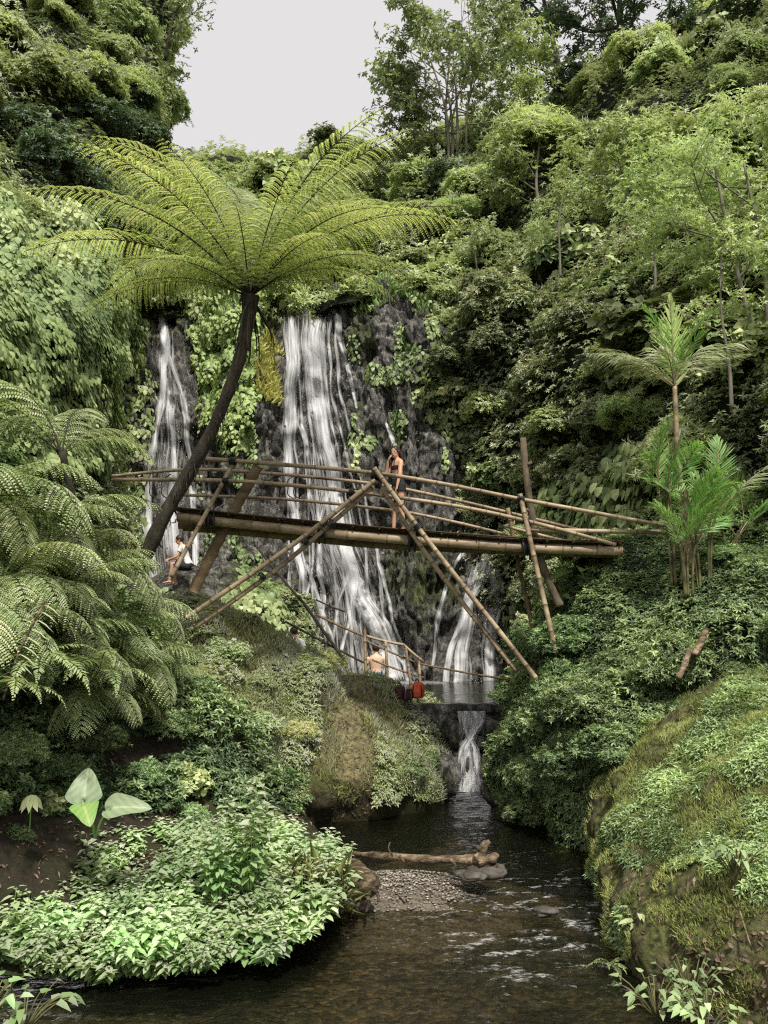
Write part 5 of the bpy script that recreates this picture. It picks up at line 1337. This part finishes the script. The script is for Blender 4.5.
# struts: two pairs meeting above the deck at the centre
pole('strut', [P(375, 480, F1 - .07), P(290, 547, F1 - .1), P(186, 618, F1 - .2)], .045, node=.34)
pole('strut', [P(372, 487, F1 + .02), P(285, 563, F1 + .04), P(194, 628, F1 - .05)], .043, node=.34)
pole('strut', [P(374, 468, F1 - .13), P(440, 556, F1 - .2), P(536, 678, F1 - .35)], .045, node=.34)
pole('strut', [P(377, 481, F1 - .03), P(440, 573, F1 - .05), P(516, 671, F1 - .2)], .043, node=.34)
for (px, py, d, r_, ln, ax) in ((233, 461, F1, .055, .12, (1, 0, -.1)), (226, 481, F1, .05, .1, (1, 0, 0)), (210, 519, BD, .12, .13, (1, 0, 0)), (376, 475, F1 - .05, .075, .16, (1, 0, -.2)), (378, 484, F1 - .05, .07, .1, (1, 0, -.1)),
                            (352, 492, F1, .06, .09, (1, 0, -.1)), (397, 499, F1, .055, .1, (1, 0, -.1)), (321, 531, BD, .12, .10, (1, 0, 0)), (412, 540, BD, .13, .15, (1, 0, 0)), (331, 524, F1 - .06, .065, .1, (1, .0, .7)), (418, 527, F1 - .15, .07, .1, (1, 0, -1.2)),
                            (521, 499, F1, .055, .12, (1, 0, -.2)), (526, 521, F1, .055, .12, (1, 0, -.2)), (526, 548, BD - .02, .125, .14, (1, 0, 0)), (509, 514, B1, .05, .1, (1, 0, -.2)), (256, 473, B1, .05, .1, (1, 0, 0)), (305, 541, F1 - .07, .06, .07, (1, 0, .8)), (262, 576, F1 - .1, .06, .06, (1, 0, .8))):
    lash(px, py, d, r_, ln, ax)
# vertical bolt straps on the beam
for px, py in ((211, 521), (322, 533), (412, 541), (527, 549)):
    p = P(px, py, BD - .11); mb = MB()
    for sx_ in (-.05, .05):
        tube(mb, [p + (sx_, 0, .17), p + (sx_, -.02, 0), p + (sx_, 0, -.2)], .02, 6)
    world_part(mb, 'strap', M['rubber'], root)
# bent withes decorating the back railing
for px in (148, 160, 268, 286, 292):
    a = random.choice((-1, 1)) * 11
    mb = MB(); c = curve([P(px - a, 474, B1), P(px - a * .2, 480, B1), P(px + 2, 487, B1), P(px - a * .2, 495, B1), P(px - a, 500, B1)], 16); tube(mb, c, .011, 5)
    world_part(mb, 'withe', M['rubber'], root)

# the handrail of the path behind the hummock
root2 = empty('path_railing', P(385, 690, 18), 'thin bamboo handrail leading down to the upper pool behind the hummock', 'railing')
def rp(a, b_, r_, name='rail', mat='bamboo', d1=18.2, d2=18.2): pole(name, [P(*a, d1), P((a[0] + b_[0]) / 2, (a[1] + b_[1]) / 2 + .8, (d1 + d2) / 2), P(*b_, d2)], r_, mat, node=.35, parent=root2, seg=7, n=20)
_r = root; 
def world_part2(mb, name, mat, root): pass
for a, b_, r_, nm, mt, d1, d2 in (
    ((318, 616), (366, 637), .03, 'rail', 'bamboo_d', 19, 18.2), ((366, 636), (404, 645), .032, 'rail', 'bamboo', 18.2, 18.1), ((404, 645), (424, 662), .03, 'rail', 'bamboo', 18.1, 18),
    ((366, 641), (420, 664), .022, 'rail', 'bamboo_d', 18.2, 18.1), ((372, 660), (424, 678), .022, 'rail', 'bamboo_d', 18.1, 18), ((420, 664), (512, 680), .022, 'rail', 'bamboo_d', 18, 17.2),
    ((365, 628), (366, 690), .038, 'post', 'bamboo', 18.2, 18.2), ((386, 641), (388, 700), .034, 'post', 'bamboo', 18.1, 18.1), ((406, 648), (413, 702), .034, 'post', 'bamboo', 18, 18), ((419, 661), (421, 700), .034, 'post', 'bamboo', 18, 18),
    ((298, 596), (344, 660), .035, 'rail', 'bark', 18.6, 18.2), ((255, 545), (300, 600), .028, 'rail', 'bark', 19.5, 18.6), ((285, 622), (368, 665), .025, 'rail', 'bark', 18.6, 18.2), ((316, 600), (345, 612), .02, 'rail', 'bark', 19, 18.6)):
    rp(a, b_, r_, nm, mt, d1, d2)
# cable fence post by the ledge

# ------------------------------------------------------------------ people
def loft(mb, secs, seg=16):
    """secs: (centre, half-vector a, half-vector b); closed ends"""
    th = np.arange(seg) / seg * 2 * np.pi; V = []
    for c, a, b_ in secs:
        c, a, b_ = map(lambda q: np.array(q, float), (c, a, b_))
        V.append(c + a * np.cos(th)[:, None] + b_ * np.sin(th)[:, None])
    n = len(secs); i = np.arange(n - 1)[:, None] * seg; j = np.arange(seg)[None]; j2 = (j + 1) % seg
    mb.add(np.concatenate(V), [np.stack([i + j, i + j2, i + seg + j2, i + seg + j], -1).reshape(-1, 4), np.array([np.arange(seg)[::-1], (n - 1) * seg + np.arange(seg)])])
def ball(mb, c, r, squash=(1, 1, 1), R3=None):
    n, m = 14, 10; V = []
    for k in range(m + 1):
        a = math.pi * k / m
        for q in range(n): V.append((math.sin(a) * math.cos(q * 2 * math.pi / n), math.sin(a) * math.sin(q * 2 * math.pi / n), math.cos(a)))
    V = np.array(V) * r * np.array(squash)
    if R3 is not None: V = V @ np.array(R3).T
    i = np.arange(m)[:, None] * n; j = np.arange(n)[None]; j2 = (j + 1) % n
    mb.add(V + np.array(c), [np.stack([i + j, i + n + j, i + n + j2, i + j2], -1).reshape(-1, 4)])
def remesh(mb, name, mat, parent, vox=.009, smooth=6):
    o = mb.build(name + '_raw', None)
    rm = o.modifiers.new('r', 'REMESH'); rm.mode = 'VOXEL'; rm.voxel_size = vox
    sm = o.modifiers.new('s', 'SMOOTH'); sm.iterations = smooth; sm.factor = .5
    dg = bpy.context.evaluated_depsgraph_get(); dg.update()
    me = bpy.data.meshes.new_from_object(o.evaluated_get(dg)); me.name = name
    bpy.data.objects.remove(o)
    me.polygons.foreach_set('use_smooth', np.ones(len(me.polygons), bool)); me.materials.clear(); me.materials.append(mat)
    r = bpy.data.objects.new(name, me); COL.objects.link(r); r.parent = parent
    return r

def figure(loc, pose, skin, label, build_clothes, hair=True, longhair=False):
    J = {k: np.array(v, float) for k, v in pose.items() if k != 'face'}
    root = empty('person', loc, label, 'person')
    mb = MB()
    sh = nrmz(J['shR'] - J['shL']); hp_ = nrmz(J['hipR'] - J['hipL'])
    up = nrmz(J['neck'] - J['pelvis']); fw = nrmz(np.cross(up, sh)); fwh = nrmz(np.cross((0, 0, 1.), hp_))
    T = []
    for t, w_, dp, mix in ((-.12, .10, .085, 0), (-.02, .168, .112, 0), (.1, .165, .108, .1), (.28, .135, .092, .3), (.42, .128, .088, .5), (.58, .145, .10, .8), (.74, .165, .108, 1), (.88, .17, .095, 1), (.97, .12, .075, 1), (1.03, .055, .055, 1)):
        c = J['pelvis'] * (1 - t) + J['neck'] * t + fw * .012 * math.sin(t * 3)
        s_ = nrmz(hp_ * (1 - mix) + sh * mix); f_ = nrmz(fwh * (1 - mix) + fw * mix)
        T.append((c, s_ * w_ * pose.get('wide', 1) if False else s_ * w_, f_ * dp))
    loft(mb, T, 24)
    tube(mb, [J['neck'] - up * .06, J['neck'] + (J['head'] - J['neck']) * .35, J['head'] - (0, 0, .04)], [.058, .05, .052], 14)
    # head: facing direction
    f = nrmz(np.array(pose['face'], float)); z_ = nrmz(np.array((0, 0, 1.)) - f * f[2]); s_ = np.cross(f, z_)
    R3 = np.stack([f, s_, z_], 1); H = J['head']
    ball(mb, H + z_ * .02, 1, (.098, .076, .105), R3)
    ball(mb, H + f * .022 - z_ * .045, 1, (.068, .056, .07), R3)
    loft(mb, [(H + f * .088 + z_ * .015, s_ * .008, z_ * .012), (H + f * .103 - z_ * .012, s_ * .012, z_ * .01), (H + f * .112 - z_ * .025, s_ * .014, z_ * .008), (H + f * .088 - z_ * .034, s_ * .014, z_ * .008)], 10)
    for q in (-1, 1): ball(mb, H + s_ * q * .078 - f * .005 - z_ * .005, 1, (.018, .008, .03), R3)
    ball(mb, H + f * .083 - z_ * .055, 1, (.016, .026, .012), R3)
    for side in 'LR':
        o = -1 if side == 'L' else 1
        S, E, Wr, Hd = J['sh' + side], J['el' + side], J['wr' + side], J['ha' + side]
        c = curve([S - sh * o * .03 + (0, 0, .0), S + (0, 0, -.02), (S + E) / 2, E, (E * .65 + Wr * .35), Wr], 22)
        tube(mb, c, np.interp(np.linspace(0, 5, 22), [0, 1, 2, 3, 3.6, 5], [.05, .05, .042, .036, .037, .024]), 12)
        hd = nrmz(Hd - Wr); ps = nrmz(np.cross(hd, fw + .3 * up)); pn = np.cross(hd, ps)
        loft(mb, [(Wr, ps * .024, pn * .017), (Wr + hd * .03, ps * .032, pn * .015), (Wr + hd * .075, ps * .038, pn * .013), (Wr + hd * .09, ps * .034, pn * .01)], 12)
        for q, ln in enumerate((.068, .078, .072, .055)):
            b0 = Wr + hd * .08 + ps * (-.03 + .02 * q)
            tube(mb, curve([b0, b0 + hd * ln * .5 + pn * .006, b0 + hd * ln * .9 + pn * .024, b0 + hd * ln + pn * .034], 8), np.linspace(.0095, .007, 8), 7)
        b0 = Wr + hd * .025 - ps * .026
        tube(mb, curve([b0, b0 - ps * .022 + hd * .03, b0 - ps * .026 + hd * .055 + pn * .01], 7), np.linspace(.012, .008, 7), 7)
        Hp, K, A, Toe = J['hip' + side], J['kn' + side], J['an' + side], J['toe' + side]
        c = curve([Hp + (0, 0, .03), Hp * .75 + K * .25, (Hp + K) / 2, K, K * .7 + A * .3, A], 26)
        tube(mb, c, np.interp(np.linspace(0, 5, 26), [0, .8, 2, 3, 3.7, 5], [.09, .088, .072, .05, .053, .033]), 14)
        td = Toe - A; td[2] = 0; td = nrmz(td); ts = np.cross(td, (0, 0, 1.)); g0 = Toe[2]
        loft(mb, [(A - td * .05 + (0, 0, -.045), ts * .026, (0, 0, .02)), (A + (0, 0, -.03), ts * .034, (0, 0, .042)), (A + td * .07 + (0, 0, -.048), ts * .038, (0, 0, .027)), (A + td * .14 + (0, 0, -.06), ts * .044, (0, 0, .016)), (A + td * .18 + (0, 0, -.064), ts * .036, (0, 0, .011))], 12)
    remesh(mb, 'body', skin, root, .0085, 4)
    for q in (-1, 1):
        e = MB(); ball(e, H + f * .082 + s_ * q * .032 + z_ * .02, .011, (.7, 1.2, .8)); e.build('eye', M['eye'], root, smooth=True)
    e = MB(); ball(e, H + f * .097 - z_ * .055, 1, (.006, .024, .007), R3); e.build('mouth', M['lip'], root, smooth=True)
    if hair:
        h = MB(); ball(h, H - f * .018 + z_ * .038, 1, (.108, .092, .105), R3)
        if longhair:
            for q in range(26):
                a = (q / 25 - .5) * 3.6
                st_ = H - f * .06 * math.cos(a) + s_ * .082 * math.sin(a) + z_ * .03
                en = J['neck'] + (-f * .06 * math.cos(a) + s_ * .11 * math.sin(a)) + np.array((0, 0, -.08 + .03 * math.sin(q * 2.3)))
                tube(h, curve([st_, (st_ + en) / 2 - f * .02 + s_ * .02 * math.sin(a), en], 8), np.interp(np.arange(8), [0, 4, 7], [.026, .024, .010]), 7)
        remesh(h, 'hair', M['hair'], root, .009, 2)
    build_clothes(root, J, dict(sh=sh, hp=hp_, up=up, fw=fw, fwh=fwh, T=T))
    return root

def shell(name, mat, root, secs, grow=1.1, vox=.009, extra=None):
    mb = MB(); loft(mb, [(c, np.array(a) * grow, np.array(b_) * grow) for c, a, b_ in secs], 24)
    if extra: extra(mb)
    return remesh(mb, name, mat, root, vox, 2)
def shorts(root, J, D, mat, ln=.3, name='shorts', loose=1.12):
    def ex(mb):
        for s_ in 'LR':
            Hp, K = J['hip' + s_], J['kn' + s_]; tube(mb, curve([Hp + (0, 0, .05), Hp, Hp * (1 - ln) + K * ln], 8), np.linspace(.10, .094 * loose, 8), 14)
    shell(name, mat, root, D['T'][1:4], 1.09, extra=ex)

# the woman on the deck
wp = P(396, 534, BD + .5); wz = None
deck_z = float(np.interp(wp[0], ctr[:, 0], ctr[:, 2])) + zt + .033
def wclothes(root, J, D):
    shorts(root, J, D, M['blackcloth'], .26)
    shell('bikini_top', M['wine'], root, [D['T'][5], D['T'][6]], 1.07)
    mb = MB(); 
    for s_ in (-1, 1): tube(mb, curve([D['T'][6][0] + D['fw'] * .10 + D['sh'] * s_ * .08, D['T'][8][0] + D['fw'] * .075 + D['sh'] * s_ * .06, J['neck'] - D['fw'] * .06 + (0, 0, .02)], 8), .008, 6)
    mb.build('strap', M['wine'], root)
woman = figure((wp[0], BD + .45, deck_z), dict(
    face=(-.52, -.84, -.02), pelvis=(.05, 0, .86), neck=(.035, 0, 1.38), head=(-.01, -.02, 1.50),
    shL=(.09, -.155, 1.305), shR=(-.02, .145, 1.31), hipL=(.085, -.085, .84), hipR=(.02, .085, .84),
    elL=(.07, -.22, 1.05), wrL=(.02, -.235, .83), haL=(-.02, -.24, .72),
    elR=(-.17, .06, 1.10), wrR=(-.15, -.02, 1.33), haR=(-.11, -.05, 1.42),
    knL=(.09, -.09, .46), anL=(.15, -.08, .075), toeL=(.02, -.13, 0), knR=(-.03, .06, .47), anR=(-.04, .07, .075), toeR=(-.2, .03, 0)),
    M['skin'], 'woman in dark red bikini top and black shorts standing barefoot on the bamboo bridge', wclothes, True, True)

# shirtless man seen from the back at the upper pool
def mclothes(root, J, D): shorts(root, J, D, M['bluecloth'], .6, 'swim_shorts', 1.2)
mz = PZ - .40
mp_ = P(376, 690, 18.9)
figure((mp_[0], 18.9, mz + .05), dict(
    face=(.15, .98, -.25), pelvis=(0, 0, .92), neck=(0, .03, 1.46), head=(.0, .06, 1.59),
    shL=(-.19, .02, 1.38), shR=(.19, .02, 1.38), hipL=(-.09, 0, .90), hipR=(.09, 0, .90),
    elL=(-.25, .04, 1.1), wrL=(-.2, .2, .95), haL=(-.15, .27, .92), elR=(.25, .04, 1.1), wrR=(.2, .2, .95), haR=(.15, .27, .92),
    knL=(-.1, .03, .48), anL=(-.11, 0, .08), toeL=(-.12, .14, 0), knR=(.1, .03, .48), anR=(.11, 0, .08), toeR=(.12, .14, 0)),
    M['skin_l'], 'shirtless man in blue swim shorts seen from the back behind the handrail', mclothes)

# man in a white shirt sitting on the ledge by the left fall
def tclothes(root, J, D):
    def ex(mb):
        for s_ in 'LR': tube(mb, curve([J['sh' + s_], J['sh' + s_] * .5 + J['el' + s_] * .5], 5), [.066, .064, .062, .062, .062], 12)
    shell('t_shirt', M['whitecloth'], root, D['T'][2:9], 1.12, extra=ex)
    shorts(root, J, D, M['blackcloth'], .85, 'shorts', 1.15)
figure(P(181, 582, 21.2) + np.array((0, 0, -.08)), dict(
    face=(-.97, -.15, -.2), pelvis=(.22, 0, .50), neck=(-.02, 0, 1.06), head=(-.08, -.01, 1.19),
    shL=(.02, -.17, .98), shR=(.0, .17, .98), hipL=(.2, -.09, .48), hipR=(.2, .09, .48),
    elL=(-.08, -.22, .74), wrL=(-.30, -.14, .66), haL=(-.40, -.1, .63), elR=(-.1, .2, .74), wrR=(-.32, .1, .68), haR=(-.42, .06, .66),
    knL=(-.2, -.12, .56), anL=(-.28, -.1, .12), toeL=(-.42, -.1, .04), knR=(-.22, .14, .5), anR=(-.18, .12, .1), toeR=(-.32, .13, .02)),
    M['skin'], 'dark-haired man in a white t-shirt sitting on the rocks by the left waterfall', tclothes)
rock('ledge_boulder', P(196, 597, 21.3) + np.array((.1, 0, -.1)), .55, M['rock'], 'dark boulder under the sitting man in the white shirt', 'rock', None, 41, (1, .9, .8))
# person almost hidden behind the hummock
figure(P(295, 640, 19.2) + np.array((0, 0, -1.28)), dict(
    face=(-.6, .7, -.2), pelvis=(.1, 0, .80), neck=(.02, 0, 1.33), head=(-.04, .02, 1.45),
    shL=(-.12, -.05, 1.25), shR=(.16, .06, 1.25), hipL=(.02, -.04, .78), hipR=(.17, .04, .78),
    elL=(-.2, -.08, 1.0), wrL=(-.2, .05, .85), haL=(-.2, .1, .78), elR=(.24, .06, 1.0), wrR=(.2, .16, .85), haR=(.18, .2, .78),
    knL=(.0, 0, .42), anL=(0, 0, .08), toeL=(-.1, .1, 0), knR=(.15, .04, .42), anR=(.15, .04, .08), toeR=(.05, .14, 0)),
    M['skin_l'], 'person in white half hidden behind the top of the hummock', tclothes, True, False)
# bags by the railing
def bag(name, loc, s, mat, label, strapmat):
    r = empty(name, loc, label, 'bag'); mb = MB()
    loft(mb, [((0, 0, .0), (.13, 0, 0), (0, .08, 0)), ((0, 0, .05), (.17, 0, 0), (0, .11, 0)), ((.01, 0, .2), (.16, 0, .02), (0, .10, 0)), ((.02, .02, .3), (.12, 0, .02), (0, .07, 0)), ((.03, .03, .35), (.05, 0, 0), (0, .04, 0))], 8); loft(mb, [((0, -.1, .03), (.10, 0, 0), (0, .05, 0)), ((0, -.1, .15), (.10, 0, 0), (0, .045, 0)), ((0, -.09, .18), (.05, 0, 0), (0, .03, 0))], 8); remesh(mb, 'sack', mat, r, .012, 2)
    st = MB(); tube(st, curve([(-.06, .05, .3), (0, .02, .42), (.06, .05, .3)], 9), .012, 6)
    for q in (-1, 1): tube(st, curve([(.08 * q, -.1, .28), (.1 * q, -.15, .15), (.08 * q, -.1, .02)], 9), .012, 6)
    st.build('strap', strapmat, r); r.scale = (s,) * 3
bag('backpack', P(399, 699, 17.1), .8, M['wine'], 'dark red and black backpack beside the railing', M['blackcloth'])
bag('backpack', P(408, 700, 17.0), .65, M['blackcloth'], 'small black bag between the dark red and the orange bags', M['redcloth'])
bag('backpack', P(417, 698, 17.1), .95, M['redcloth'], 'orange-red bag at the last railing post', M['wine'])

# leftovers: prototypes that were never placed
for k, (r, used) in PROTO.items():
    if not used:
        for ch in list(r.children): bpy.data.objects.remove(ch)
        bpy.data.objects.remove(r)

# ------------------------------------------------------------------ render settings
sc.view_settings.view_transform = 'Standard'; sc.view_settings.look = 'None'; sc.view_settings.exposure = 0
sc.cycles.use_denoising = False
try: sc.cycles.denoiser = 'OPENIMAGEDENOISE'; sc.cycles.denoising_prefilter = 'ACCURATE'
except Exception: pass
sc.cycles.filter_width = 1.2
sc.cycles.max_bounces = 5; sc.cycles.diffuse_bounces = 3; sc.cycles.glossy_bounces = 2; sc.cycles.transmission_bounces = 2; sc.cycles.transparent_max_bounces = 12
sc.cycles.caustics_reflective = False; sc.cycles.caustics_refractive = False
sc.cycles.sample_clamp_indirect = 2; sc.cycles.sample_clamp_direct = 6
sc.render.film_transparent = False
